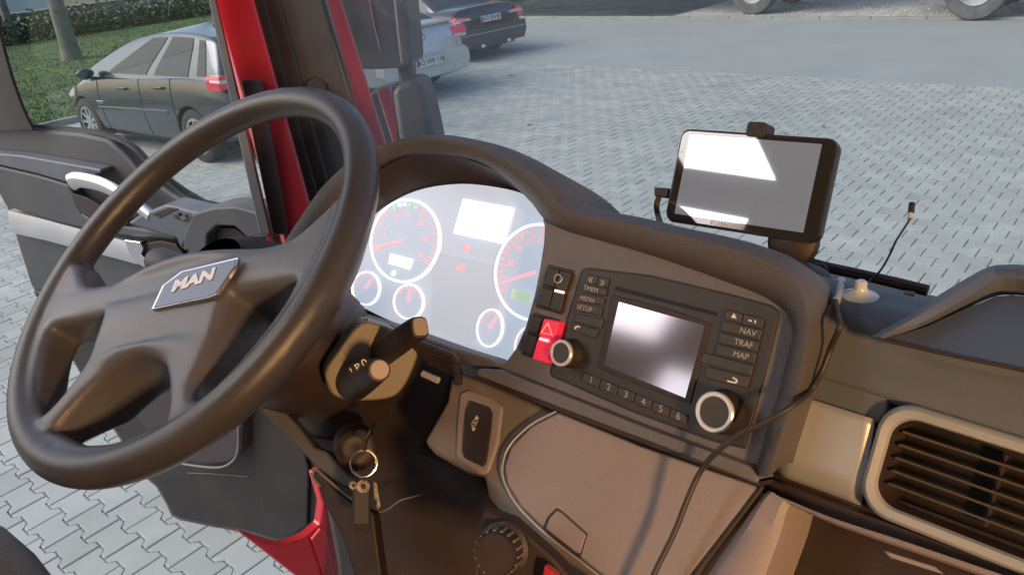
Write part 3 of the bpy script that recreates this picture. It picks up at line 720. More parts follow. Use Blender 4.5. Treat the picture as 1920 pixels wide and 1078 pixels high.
# open storage box at the lower right
BIN = LID.off(-.004)
def bp(x, y, h=0): return BIN.off(h).hit(x, y)
outer = [bp(*p) for p in [(1434, 925), (1460, 930), (1560, 970), (1700, 1015), (1920, 1090), (2080, 1145), (2080, 1320), (1600, 1300), (1270, 1180), (1300, 1120), (1380, 1000)]]
inner = [bp(*p, .004) for p in [(1478, 952), (1492, 951), (1570, 985), (1710, 1034), (1915, 1106), (2060, 1158), (2060, 1300), (1620, 1280), (1400, 1200), (1420, 1120), (1460, 1010)]]
no = 66
ou, iu = cat(outer, no, True), cat(inner, no, True)
deep = [p - BIN.n * .05 + Vector((0, .02, 0)) for p in iu]
loft('storage_frame', [[p - BIN.n * .02 for p in ou], ou, [a.lerp(b, .25) + BIN.n * .006 for a, b in zip(ou, iu)], [a.lerp(b, .8) + BIN.n * .005 for a, b in zip(ou, iu)], iu, [a.lerp(b, .3) for a, b in zip(iu, deep)], deep], M_TAUPE, dash, closed=True)
prism('storage_floor', deep, BIN.n * -.004, M_BLACK, dash)
pxp('storage_slot', [(1655, 1030), (1755, 1062), (1770, 1076), (1668, 1044)], BIN.off(.009), .003, M_TAUPE, dash, bevel=.001)

# -- silver panel and vent
rws = []
for k in range(13):
    t = k / 12; e = max(0.0, (t - .72) / .28)
    L = (1502 - 52 * t, 742 + 148 * t); Rr = (1641 - 27 * t, 786 + 164 * t)
    rws.append([VEN.off(.003 - .012 * e * e).hit(L[0] + (Rr[0] - L[0]) * j / 6, L[1] + (Rr[1] - L[1]) * j / 6) for j in range(7)])
loft('silver_panel', rws, M_SILVER, dash, solid=.003)
va0 = VEN.uv(1650, 800)[0]; vb1 = VEN.uv(1680, 747)[1]; vb0 = VEN.uv(1616, 952)[1]; va1 = va0 + .30
def ring_rows(specs, r):
    return [rrect(VEN, va0 + i, vb0 + i, va1 - i, vb1 - i, max(.004, r - i * .6), h, 8) for i, h in specs]
vent = loft('vent_frame', ring_rows([(0, -.01), (0, .006), (.0012, .0095), (.0035, .011), (.0085, .0095), (.0098, .006)], .022), M_SILVER, dash, closed=True)
loft('vent_throat', ring_rows([(.0097, .0062), (.0104, .003), (.0115, -.03)], .022), M_BLACK, dash, closed=True)
prism('vent_back', rrect(VEN, va0 + .012, vb0 + .012, va1 - .012, vb1 - .012, .01, -.03), VEN.n * -.003, mat('vent_dark', (.006, .005, .005), .8), dash)
vh = (vb1 - vb0 - .032)
M_SLAT = mat('slat_plastic', (.11, .09, .075), .4, var=.1, vscale=20)
for k in range(5):
    v = vb0 + .016 + vh * (k + .75) / 5.3
    sec = [(.0006, -.0007), (.0012, 0), (.0006, .0008), (-.010, -.0018), (-.010, -.0028)]
    rws = [[VEN.pt(x, v + dv, -.002 + h) for h, dv in sec] for x in (va0 + .0145, va1 - .0145)]
    loft('vent_slat', rws, M_SLAT, dash, closed=True, caps=True, smooth=False)
for x in (va0 + .075, va0 + .135, va0 + .2):
    prism('vent_vane', [VEN.pt(x, vb0 + .016, -.016), VEN.pt(x + .0015, vb0 + .016, -.016), VEN.pt(x + .0015, vb1 - .016, -.016), VEN.pt(x, vb1 - .016, -.016)], VEN.n * -.01, M_BLACK, dash, smooth=False)
# dark face under silver panel and vent
pl1 = [(1428, 886), (1450, 893), (1612, 953), (1700, 985), (1920, 1068), (2100, 1134)]; pl2 = [(x - 4, y + 34) for x, y in pl1]; pl0 = [(x + 8, y - 40) for x, y in pl1]
loft('vent_plinth', [[VEN.off(-.014).hit(*p) for p in pl0], [VEN.off(-.004).hit(*p) for p in pl1], [VEN.off(.006).hit(x - 1, y + 8) for x, y in pl1], [VEN.off(.006).hit(*p) for p in pl2], [VEN.off(-.02).hit(x, y + 10) for x, y in pl2]], M_BLACK, dash)
pxp('dash_face', [(1455, 665), (1560, 690), (1668, 722), (1662, 770), (1645, 795), (1498, 750), (1450, 745)], VEN.off(-.0015), .012, M_DASH, dash, bevel=.002)
# -- dash top, rolled over the vents and running to the windscreen
xt = [VEN.P.x + PAN.uv(1500, 700)[0] - .035] + [.62 + .14 * k for k in range(9)]
ztop = Z0 + .002
vt = VEN.pt(0, vb1 - .004, -.004)
sec = [(vt.y + .040, vt.z - .004), (vt.y + .010, vt.z - .006), (vt.y - .002, vt.z + .004), (vt.y + .002, vt.z + .016), (vt.y + .008, ztop - .018), (vt.y + .018, ztop - .006), (vt.y + .036, ztop), (.275, ztop - .003), (.296, ztop - .006), (.303, ztop - .014), (.306, ztop - .06)]
sec = [(p.x, p.y) for p in cat([Vector((a, b, 0)) for a, b in sec], 40)]
rws = [[Vector((x, y, z)) for x in xt] for y, z in sec]
loft('dash_top', rws, M_DASH, dash, angle=80)
# tray with raised rim on the right of the dash top
def zl(pts, z): return [gz(x, y, Z0 + z) for x, y in pts]
tr0 = zl([(1632, 632), (1700, 592), (1780, 541), (1850, 502), (1890, 496), (1930, 498), (2060, 515)], .0)
tr1 = zl([(1648, 632), (1716, 596), (1795, 546), (1858, 510), (1893, 505), (1930, 508), (2060, 526)], .018)
tr2 = zl([(1655, 634), (1730, 604), (1806, 562), (1862, 527), (1895, 522), (1930, 526), (2060, 545)], .014)
tr3 = zl([(1657, 637), (1738, 612), (1812, 578), (1866, 556), (1897, 553), (1930, 556), (2060, 575)], -.004)
loft('tray_rim', [cat(t, 40) for t in (tr0, tr1, tr2, tr3)], M_DASH, dash, angle=60)
tf = zl([(1657, 637), (1738, 612), (1812, 578), (1866, 556), (1897, 553), (1930, 556), (2060, 575), (2080, 735), (1920, 695), (1790, 668)], .0035)
prism('tray_floor', tf, (0, 0, -.006), M_DASH, dash)
tube('tray_groove', zl([(1660, 638), (1790, 667), (1920, 694), (2080, 733)], .004), .0014, M_BLACK, dash, seg=8, n=20)
# left end of the dash top, behind the hood
prism('dash_end', [rel(-.36, .30, -.20), rel(-.36, .45, -.20), rel(-.1, .47, -.15), rel(1.7, .47, -.075), rel(1.7, .29, -.07), rel(.62, .29, -.07), rel(.2, .30, -.09), rel(-.1, .27, -.15)], (0, 0, -.06), M_BLACK, dash, bevel=.012)

# ================================================================ steering wheel
WT = R(35)
WH = Plane(REL); WH.u = Vector((1, 0, 0)); WH.v = Vector((0, math.cos(WT), math.sin(WT))); WH.n = WH.u.cross(WH.v)
turn = R(24.5)                                   # the wheel stands turned to the left
WR = Plane(REL); WR.u = WH.u * math.cos(turn) + WH.v * math.sin(turn); WR.v = WH.v * math.cos(turn) - WH.u * math.sin(turn); WR.n = WH.n
sw_t = thing('steering_wheel', 'large black four spoke truck steering wheel with chrome maker badge', 'steering wheel', REL)
RW, RT = .2205, .0168
def ring_sec(k, n=96):
    t = 2 * math.pi * k / n; c_, s_ = math.cos(t), math.sin(t); out = []
    for j in range(16):
        q = 2 * math.pi * j / 16; rr = RW + RT * math.cos(q)
        out.append(WR.pt(rr * c_, rr * s_, RT * 1.08 * math.sin(q)))
    return out
def wheel_curve():
    cu = bpy.data.curves.new('wheel', 'CURVE'); cu.dimensions = '2D'; cu.fill_mode = 'BOTH'
    cu.extrude = .009; cu.bevel_depth = .0095; cu.bevel_resolution = 4
    def spl(pts, n):
        p = cat([Vector((x, y, 0)) for x, y in pts], n, True)
        s = cu.splines.new('POLY'); s.points.add(n - 1); s.use_cyclic_u = True
        for a, b in zip(s.points, p): a.co = (b.x, b.y, 0, 1)
    # outline: pad top edge, then round along the rim
    out = [(-.16, -.012), (-.12, -.017), (-.07, -.012), (0, -.003), (.07, -.006), (.12, -.013), (.16, -.010), (.190, .012), (.212, .03)]
    for k in range(1, 12): t = R(8 - 196 * k / 12); out.append((.2205 * math.cos(t), .2205 * math.sin(t)))
    out += [(-.212, .03), (-.190, .012)]
    spl(out, 150)
    b = .0125
    left = [(-.186, -.047), (-.14, -.043), (-.092, -.043), (-.076, -.054), (-.071, -.082), (-.074, -.116), (-.085, -.148), (-.102, -.170), (-.120, -.170), (-.146, -.146), (-.172, -.108), (-.188, -.072)]
    g = lambda P: [(x * 1.0, y) for x, y in P]
    spl(g(left), 60); spl([(max(-x, .088) if -x < .1 else -x, y) for x, y in left][::-1], 60)
    bot = [(-.092, -.184), (-.078, -.150), (-.052, -.118), (-.026, -.104), (0, -.100), (.026, -.104), (.052, -.118), (.078, -.150), (.092, -.184), (.066, -.195), (.03, -.205), (0, -.207), (-.03, -.205), (-.066, -.195)]
    spl(bot, 70)
    o = bpy.data.objects.new('tmp', cu); C.objects.link(o)
    dg = bpy.context.evaluated_depsgraph_get(); dg.update()
    me = bpy.data.meshes.new_from_object(o.evaluated_get(dg)); bpy.data.objects.remove(o)
    return me
wm = wheel_curve()
bm = bmesh.new(); bm.from_mesh(wm)
bmesh.ops.remove_doubles(bm, verts=bm.verts, dist=1e-5)
for v in bm.verts:
    x, y, z = v.co; r_ = math.hypot(x, y)
    k = max(0.0, min(1.0, (.205 - r_) / .10)); k = k * k * (3 - 2 * k)
    z = z * (1 - .10 * (1 - k)) - .006 * (1 - k) - .010 * k + .012 * max(0, 1 - (x * x / .012 + (y + .05) ** 2 / .006)) * (1 if z > 0 else 0)
    if z < -.008: z -= .034 * max(0.0, min(1.0, (.212 - r_) / .05))
    p = WR.pt(x, y, z); v.co = p
base = len(bm.verts)
rows_ = [ring_sec(k) for k in range(96)]
vs = [[bm.verts.new(p) for p in r] for r in rows_]
for k in range(96):
    for j in range(16):
        bm.faces.new((vs[k][j], vs[k][(j + 1) % 16], vs[(k + 1) % 96][(j + 1) % 16], vs[(k + 1) % 96][j]))
bmesh.ops.recalc_face_normals(bm, faces=bm.faces)
me = bpy.data.meshes.new('rim'); bm.to_mesh(me); bm.free()
whl = bpy.data.objects.new('rim', me); C.objects.link(whl); me.materials.append(M_WHEEL)
rmod = whl.modifiers.new('r', 'REMESH'); rmod.mode = 'VOXEL'; rmod.voxel_size = .0026; rmod.use_smooth_shade = True
smod = whl.modifiers.new('s', 'SMOOTH'); smod.factor = .6; smod.iterations = 14
apply_mods(whl)
me = whl.data
if not me.materials: me.materials.append(M_WHEEL)
# split the moulding into rim and hub cover
bm = bmesh.new(); bm.from_mesh(me)
def rad_of(f):
    q = f.calc_center_median() - REL; return math.hypot(q.dot(WR.u), q.dot(WR.v))
hub = bm.copy()
bmesh.ops.delete(bm, geom=[f for f in bm.faces if rad_of(f) < .198], context='FACES')
hub.faces.ensure_lookup_table()
bmesh.ops.delete(hub, geom=[f for f in hub.faces if rad_of(f) >= .198], context='FACES')
for b_ in (bm, hub):
    for f in b_.faces: f.smooth = True; f.material_index = 0
bm.to_mesh(me); hme = bpy.data.meshes.new('hub_cover'); hub.to_mesh(hme); hme.materials.append(M_WHEEL); me.materials.clear(); me.materials.append(M_RIM); bm.free(); hub.free()
adopt(whl, sw_t); hubo = bpy.data.objects.new('hub_cover', hme); C.objects.link(hubo); adopt(hubo, sw_t)
# badge
BAD = WH.off(.0170)
M_BADGE = mat('badge_face', (0.12, 0.13, 0.15), 0.14, metal=.6, coat=.5)
bpts = [(283, 580), (304, 535), (340, 508), (447, 482), (443, 497), (405, 552), (390, 558)]
bd = pxp('badge', bpts, BAD.off(.0006), .004, M_CHROME, hubo, bevel=.0006)
cx = sum(p[0] for p in bpts) / 7; cy = sum(p[1] for p in bpts) / 7
pxp('badge_face', [(cx + (x - cx) * .94, cy + (y - cy) * .92) for x, y in bpts], BAD.off(.0012), .001, M_BADGE, hubo)
pxtext('lettering', 'MAN', 362, 526, 402, 513, BAD, .0185, mat('badge_letter', (.85, .86, .88), .3), hubo, h=.0018, bold=.0009, sx=1.35)

# ================================================================ steering column
col = thing('steering_column', 'dark steering column with two control stalks and ignition lock', 'steering column', rel(0, .12, -.18))
ax = -WH.n
def ringc(p, rx, ry, n=28): return [p + WH.u * (rx * math.cos(2 * math.pi * j / n)) + WH.v * (ry * math.sin(2 * math.pi * j / n)) for j in range(n)]
loft('shroud', [ringc(REL + ax * .025, .05, .05), ringc(REL + ax * .05, .075, .07), ringc(REL + ax * .08, .105, .08), ringc(REL + ax * .15, .115, .085), ringc(REL + ax * .24, .10, .085), ringc(REL + ax * .34, .075, .07), ringc(REL + ax * .62, .06, .06)], M_BLACK, col, closed=True)
# gaiter between column and panel
for k in range(5):
    P = [at(772 + 8 * k, 640 + 9 * k, .80), at(812 + 7 * k, 655 + 9 * k, .79), at(846 + 3 * k, 668 + 9 * k, .775), at(858, 684 + 9 * k, .77)]
    tube('gaiter_fold', P, .0045, M_BLACK, col, seg=8, n=12)
pxp('lower_cover', [(640, 590), (700, 596), (790, 640), (860, 690), (845, 720), (835, 760), (800, 840), (905, 885), (930, 960), (900, 1100), (700, 1110), (660, 960), (560, 840), (500, 770), (560, 700)], Plane(at(760, 800, .92), -30, 40), .04, M_BLACK, col, bevel=.01)
# stalk pod
POD = Plane(at(700, 680, .79), -62, 18)
pod_px = [(675, 607), (715, 609), (749, 625), (782, 655), (780, 681), (756, 729), (727, 748), (667, 752), (626, 742), (611, 715), (611, 692), (630, 663)]
pd = pxp('stalk_pod', pod_px, POD, .05, mat('olive_plastic', (0.17, 0.145, 0.105), 0.45, var=.06, vscale=20, bump=.2, bscale=900), col, n=48, bevel=.003)
def stalk(p0, p1, r0_, r1_, end, sq=False):
    d = (p1 - p0).normalized(); s = d.cross(UV).normalized(); u_ = s.cross(d)
    def sec(p, r):
        out = []
        for j in range(24):
            t = 2 * math.pi * j / 24; c_, s_ = math.cos(t), math.sin(t)
            if sq: e = .55; c_ = math.copysign(abs(c_) ** e, c_) * .85; s_ = math.copysign(abs(s_) ** e, s_)
            out.append(p + (s * c_ + u_ * s_) * r)
        return out
    st = loft('stalk', [sec(p0, r0_), sec(p0.lerp(p1, .5), (r0_ + r1_) / 2), sec(p0.lerp(p1, .94), r1_), sec(p1, r1_ * .93), sec(p1 + d * .0005, r1_ * .80)], M_BLACK, col, closed=True, caps=True, angle=50)
    loft('stalk_button', [sec(p1 - d * .003, r1_ * .80), sec(p1 + d * .0016, r1_ * .78), sec(p1 + d * .0024, r1_ * .70)], end, st, closed=True, caps=True)
    return st, d, s, u_
M_SAND = mat('sand_plastic', (0.46, 0.38, 0.31), 0.5, var=.05, vscale=20)
st, d_, s_, u_ = stalk(at(660, 716, .80), at(711, 693, .71), .021, .0115, M_SAND)
stalk(at(716, 662, .79), at(787, 613, .715), .013, .0108, mat('tan_plastic', (0.35, 0.29, 0.2), 0.5), True)
pm = at(672, 692, .735)
for k, tx in enumerate(('I', 'B', '0')):
    text('marking', tx, at(660 + 12 * k, 697 - 8 * k, .742 - .012 * k), (RV * .8 + UV * .5), UV, .011, M_CREAM, st)
lt0 = at(350, 500, .93); lt1 = at(297, 494, .98)
stl, *_ = stalk(at(400, 520, .90), at(296, 490, 1.0), .016, .019, M_BLACK)
tri = at(303, 508, .975)
prism('marking', [tri + RV * a + UV * b for a, b in ((0, .004), (.0035, -.003), (-.0035, -.003))], VV * .0005, M_WHITE, stl, smooth=False)
tube('seam', [at(690, 600, .8), at(660, 615, .8), at(645, 640, .81)], .002, M_GREYT, col, seg=6, n=8)
tube('release_pin', [at(793, 700, .78), at(822, 713, .77)], .0035, mat('pale_pin', (.4, .36, .33), .4), col, seg=8)
lathe('ignition_lock', POD.off(-.02), *POD.off(-.02).uv(668, 838), [(.022, -.02), (.022, .012), (.018, .016), (.010, .017), (.0001, .013)], M_BLACK, col, k=28)
# grey knee trim and lever left of the column
KN = Plane(at(600, 860, .84), -30, 40)
kt = thing('knee_trim', 'grey plastic trim strip running down beside the column', 'trim', KN.hit(600, 1000))
pxp('upper_strip', [(484, 768), (503, 758), (530, 768), (560, 800), (590, 838), (612, 846), (665, 900), (668, 916), (640, 912), (596, 880), (560, 842), (520, 805)], KN, .02, M_GREYT, kt, bevel=.004)
pxp('lower_strip', [(582, 884), (590, 876), (600, 884), (630, 918), (665, 945), (700, 960), (715, 1078), (735, 1180), (690, 1180), (664, 1078), (640, 1005), (615, 960), (596, 915)], KN.off(.006), .02, M_BLACK, kt, bevel=.005)
tube('strip_edge', [KN.off(.007).hit(*p) for p in [(601, 912), (586, 892), (592, 880), (612, 896), (640, 920), (672, 944)]], .0016, M_GREYL, kt, seg=6, n=20)
tube('wire', [at(705, 962, .84), at(728, 954, .84), at(750, 938, .84), at(790, 927, .84)], .0009, M_GREYL, kt, seg=6, n=12)

# ================================================================ keys hanging in the ignition
ky = thing('key_ring', 'steel key ring with keys and clear fob hanging in the ignition', 'key ring', at(680, 900, .74))
M_STEEL = mat('steel', (0.62, 0.60, 0.58), 0.22, metal=1.0)
kc = at(682, 868, .74)
tube('ring', [kc + RV * (.0125 * math.cos(t)) + UV * (.0125 * math.sin(t)) + VV * (.003 * math.sin(t + .7)) for t in [2 * math.pi * k / 40 for k in range(40)]], .00085, M_STEEL, ky, seg=8, closed=True)
tube('ring', [kc + RV * (.0118 * math.cos(t) - .0006) + UV * (.0118 * math.sin(t)) + VV * (.002 * math.sin(t + 1.4) + .0016) for t in [2 * math.pi * k / 40 for k in range(40)]], .0006, M_STEEL, ky, seg=8, closed=True)
fo = at(679, 958, .74)
M_FOB = mat('dark_clear_fob', (0.035, 0.03, 0.035), 0.12, coat=.6)
prism('fob', [fo + RV * a + UV * b for a, b in ((-.0095, .027), (.008, .028), (.0075, -.018), (.003, -.0215), (-.0095, -.0175))], VV * .004, M_FOB, ky, bevel=.0012)
prism('fob_insert', [fo + RV * a + UV * b - VV * .0006 for a, b in ((-.0075, .024), (.0062, .025), (.0057, -.012), (-.0076, -.012))], VV * .001, mat('fob_paper', (.06, .055, .065), .5), ky, bevel=.0004)
for (dx, dy, rr) in ((0, -.0215, .0066), (-.0095, -.0205, .0042)):
    q = kc + RV * dx + UV * dy - VV * .002
    pl = Plane(q); pl.u, pl.v, pl.n = RV, UV, -VV
    lathe('key_bow', pl, 0, 0, [(rr * .4, -.001), (rr * .92, -.001), (rr, 0), (rr * .92, .0012), (rr * .4, .001)], mat('worn_metal', (.38, .35, .32), .4, metal=.7, var=.4, vscale=300), ky, k=20)
prism('key_blade', [kc + RV * a + UV * b + VV * .002 for a, b in ((.009, -.018), (.012, -.02), (.0155, -.042), (.013, -.045), (.0115, -.041), (.0125, -.037), (.0095, -.034))], VV * .0016, mat('worn_metal', (.38, .35, .32), .4), ky, bevel=.0003)
tube('link', [kc + RV * -.004 + UV * -.012, kc + RV * .001 + UV * -.016 - VV * .003, kc + RV * .006 + UV * -.012, kc + RV * .001 + UV * -.009 + VV * .002], .0007, M_STEEL, ky, seg=6, n=20, closed=True)
tube('shank', [kc + UV * .0115, kc + UV * .02 + VV * .012, kc + UV * .028 + VV * .05], .002, M_STEEL, ky, seg=8)

# ================================================================ navigation tablet, mount and cables
TAB = Plane(at(1400, 345, .74), 0, 25, 2)
tab = thing('navigation_tablet', 'black tablet navigation device with bright reflections standing before the windscreen', 'navigation device', TAB.pt(0, -.06))
M_TBODY = mat('tablet_body', (0.02, 0.018, 0.019), 0.32, coat=.2, var=.05, vscale=20)
def quad_to(pl, pts): return [pl.uv(*p) for p in pts]
q = quad_to(TAB, [(1278, 241), (1572, 259), (1534, 462), (1245, 412)])
ta0 = (q[0][0] + q[3][0]) / 2; ta1 = (q[1][0] + q[2][0]) / 2; tb1 = (q[0][1] + q[1][1]) / 2; tb0 = (q[2][1] + q[3][1]) / 2
rr = .010
loft('body', [rrect(TAB, ta0 + i, tb0 + i, ta1 - i, tb1 - i, rr, h, 6) for i, h in ((.004, -.016), (.0008, -.013), (0, -.003), (.0008, -.0004), (.0025, 0))], M_TBODY, tab, closed=True, caps=True)
M_GLOSS = mat('tablet_glass', (0.10, 0.10, 0.105), 0.03, metal=.8)
prism('bezel', rrect(TAB, ta0 + .0028, tb0 + .0028, ta1 - .0028, tb1 - .0028, rr - .002, .0008, 6), TAB.n * -.001, M_GLOSS, tab)
sq = quad_to(TAB, [(1294.6, 252), (1541, 272), (1508, 435.6), (1266, 402)])
sa0 = (sq[0][0] + sq[3][0]) / 2; sa1 = (sq[1][0] + sq[2][0]) / 2; sb1 = (sq[0][1] + sq[1][1]) / 2; sb0 = (sq[2][1] + sq[3][1]) / 2
M_TSCR = mat('tablet_screen', (0.34, 0.35, 0.38), 0.03, metal=.85, emit=(0.55, 0.58, 0.64), estr=0.16)
prism('screen', rrect(TAB, sa0, sb0, sa1, sb1, .0008, .0013, 2), TAB.n * -.0006, M_TSCR, tab, smooth=False)
text('lettering', 'KENWOOD', TAB.pt(sa0 + .058, (tb0 + sb0) / 2 + .001, .0012), TAB.u, TAB.v, .0062, M_WHITE, tab)
prism('reset_dot', disc(TAB, ta0 + .006, sb1 - .018, .0008, .0013, 10), TAB.n * -.0004, M_WHITE, tab)
tmc = TAB.uv(1420, 240)
prism('clamp', rrect(TAB, tmc[0] - .0095, tb1 - .004, tmc[0] + .0095, tb1 + .010, .003, .003, 4), TAB.n * -.022, M_BLACK, tab, bevel=.001)
pxp('plug', [(1226, 351), (1254, 353), (1251, 371), (1226, 368)], TAB.off(-.004), .010, M_BLACK, tab, bevel=.0015)
mnt = thing('tablet_mount', 'black round suction mount with stem under the tablet', 'mount', at(1482, 500, .70))
mc = TAB.uv(1478, 452)
lathe('cradle_foot', TAB.off(-.016), mc[0], mc[1], [(.0001, .014), (.017, .013), (.0225, .009), (.0235, 0), (.02, -.006), (.0001, -.008)], M_BLACK, mnt, k=28)
p0 = TAB.pt(mc[0], mc[1] - .008, -.02); p1 = at(1484, 512, .735)
tube('stem', [p0, at(1474, 478, .735), p1, at(1492, 540, .73)], .0035, M_BLACK, mnt, seg=10, n=10)
pc = gz(1500, 528, Z0 - .012)
plm = Plane(pc)
plm.u, plm.v, plm.n = Vector((1, 0, 0)), Vector((0, 1, 0)), Vector((0, 0, 1))
lathe('suction_base', plm, -.01, .02, [(.028, -.012), (.026, -.004), (.016, .002), (.008, .006), (.0001, .007)], M_BLACK, mnt, k=28)
M_CABLE = mat('cable_black', (0.035, 0.028, 0.026), 0.5, var=.1, vscale=40)
cb = thing('tablet_power_cable', 'short black cable running from the plug at the left tablet edge', 'cable', at(1237, 420, .72))
tube('lead', [TAB.off(-.008).hit(1237, 366), TAB.off(-.006).hit(1231, 385), TAB.off(-.01).hit(1234, 405), at(1240, 424, .75), at(1250, 440, .78)], .0030, M_CABLE, cb, seg=10, n=16)
cab = thing('dash_cable', 'long dark cable hanging from the dash top across the storage lid', 'cable', at(1344, 847, .5))
ztp = Z0 + .006
cpath = [gz(1576, 528, ztp - .02), gz(1567, 563, ztp), gz(1571, 591, ztp), gz(1574, 613, ztp)] + [VEN.off(.022).hit(*p) for p in ((1558, 652), (1541, 696), (1519, 732))] + \
    [PAN.off(.022).hit(1491, 757), PAN.off(.03).hit(1435, 791), PAN.off(.03).hit(1386, 815), PAN.off(.03).hit(1344, 847)] + [LID.off(h).hit(x, y) for x, y, h in ((1312, 886, .030), (1288, 938, .026), (1263, 1001, .022), (1228, 1072, .02), (1195, 1150, .02))]
tube('lead', cpath, .0022, M_CABLE, cab, seg=10, n=110)
tube('plug', [gz(1578, 526, ztp - .02), gz(1574, 545, ztp - .006), gz(1567, 566, ztp)], .0034, mat('grey_plug', (.35, .36, .37), .3, coat=.3), cab, seg=10, n=8)
ant = thing('wire_antenna', 'thin wire antenna with black tip on a clear suction cup', 'antenna', gz(1612, 556, Z0))
pa = gz(1612, 556, Z0 + .001); plc = Plane(pa); plc.u, plc.v, plc.n = Vector((1, 0, 0)), Vector((0, 1, 0)), Vector((0, 0, 1))
M_CUP = mat('clear_cup', (0.55, 0.6, 0.6), 0.12, coat=.6, spec=.8)
lathe('suction_cup', plc, 0, 0, [(.0132, -.0005), (.0135, .001), (.010, .003), (.006, .005), (.0045, .008), (.0045, .012), (.003, .0135), (.0001, .0135)], M_CUP, ant, k=28)
wp = [(1613, 543, None), (1622, 534, .705), (1650, 508, .71), (1668, 478, .715), (1680, 452, .72), (1698, 424, .725), (1709, 406, .73)]
P = [pa + Vector((0, 0, .010))] + [at(*p) for p in wp[1:]]
tube('wire', P, .0010, M_CABLE, ant, seg=8, n=40)
tube('clip', [at(1706, 410, .728), at(1708, 400, .73)], .0026, M_CUP, ant, seg=8)
tube('tip', [at(1708, 401, .73), at(1710, 381, .733)], .0028, M_BLACK, ant, seg=10)
# bits lying in the cowl at the foot of the glass
for k, (x, y, wd) in enumerate(((1502, 520, 14), (1535, 523, 24), (1596, 535, 12), (1705, 548, 20))):
    o = pxp('washer_cover', [(x - wd / 2, y - 4), (x + wd / 2, y - 2), (x + wd / 2 - 1, y + 5), (x - wd / 2, y + 3)], Plane(at(x, y, .74), 0, 60), .004, M_GREYL, cabt, bevel=.0006)
tube('wiper_arm', [at(1480, 476, .83), at(1530, 496, .82), at(1600, 512, .80), at(1670, 528, .78), at(1740, 545, .76)], .006, M_BLACK, cabt, seg=8, n=14)
pxp('wiper_joint', [(1512, 490), (1545, 493), (1552, 506), (1514, 503)], Plane(at(1530, 498, .80), 0, 40), .01, M_BLACK, cabt, bevel=.002)

# ================================================================ open driver's door
DPH = R(15)
DH = rel(-.62, .50, 0)
DP = Plane(DH); DP.u = Vector((math.cos(DPH), math.sin(DPH), 0)); DP.v = Vector((0, 0, 1)); DP.n = DP.u.cross(DP.v)
door = bpy.data.objects.new('driver_door', None); C.objects.link(door); adopt(door, cabt)
door['label'] = 'open driver door seen from inside, grey panel with silver strip'
panel_px = [(-40, 236), (7, 238), (63, 242), (148, 251), (197, 262), (230, 288), (256, 318), (319, 363), (356, 385), (400, 394), (470, 404), (512, 425), (552, 470), (600, 640), (618, 860), (608, 945), (603, 984), (575, 1009), (547, 1021), (519, 1017), (456, 998), (403, 991), (337, 977), (319, 968), (309, 945), (291, 914), (270, 896), (200, 790), (150, 705), (56, 533), (37, 474), (15, 400), (0, 362), (-30, 300)]
M_DOOR = mat('door_plastic', (0.070, 0.074, 0.083), 0.5, var=.12, vscale=9, bump=.45, bscale=700, dirt=(.09, .092, .097), dscale=5)
pxp('panel', panel_px, DP, .05, M_DOOR, door, bevel=.01)
pxp('outer_skin', [(-25, 262), (150, 275), (200, 285), (240, 310), (262, 335), (320, 385), (360, 405), (400, 416), (510, 440), (550, 480), (628, 860), (606, 990), (547, 1024), (350, 975), (305, 914), (168, 707), (72, 533), (14, 362), (-16, 300)], DP.off(-.052), .03, M_RED, door, bevel=.006)
tube('window_seal', [DP.off(-.02).hit(*p) for p in [(-40, 234), (150, 246), (219, 261), (252, 278), (278, 304), (326, 349), (360, 375), (400, 392), (480, 410)]], .009, M_RUB, door, seg=8, n=40)
M_DLOW = mat('door_lower_plastic', (0.020, 0.017, 0.018), 0.55, var=.3, vscale=8, bump=.4, bscale=600, dirt=(.035, .032, .032), dscale=6)
# lower half: dark scuffed moulding with pocket, shade also put into its colour
pxp('lower_moulding', [(60, 545), (130, 560), (260, 590), (420, 640), (600, 690), (614, 860), (604, 945), (599, 980), (573, 1004), (547, 1015), (519, 1012), (456, 993), (403, 986), (339, 972), (323, 965), (313, 943), (295, 912), (274, 892), (205, 790), (154, 704)], DP.off(.012), .02, M_DLOW, door, bevel=.006)
pxp('door_pocket', [(200, 640), (330, 640), (440, 700), (452, 830), (440, 858), (415, 868), (350, 862), (270, 800), (210, 700)], DP.off(.05), .05, mat('pocket_plastic', (0.045, 0.036, 0.042), .5, var=.1, vscale=15), door, n=60, bevel=.006)
tube('pocket_edge', [DP.off(.052).hit(*p) for p in [(326, 866), (360, 872), (410, 876), (436, 864), (446, 842), (447, 800)]], .003, M_GREYL, door, seg=8, n=24)
tube('moulding_seam', [DP.off(.014).hit(*p) for p in [(350, 886), (400, 888), (466, 893)]], .0015, M_GREYT, door, seg=6, n=8)
pxp('kick_panel', [(468, 760), (520, 720), (560, 800), (578, 880), (575, 985), (545, 1005), (500, 996), (480, 900)], DP.off(.022), .01, M_DLOW, door, bevel=.006)
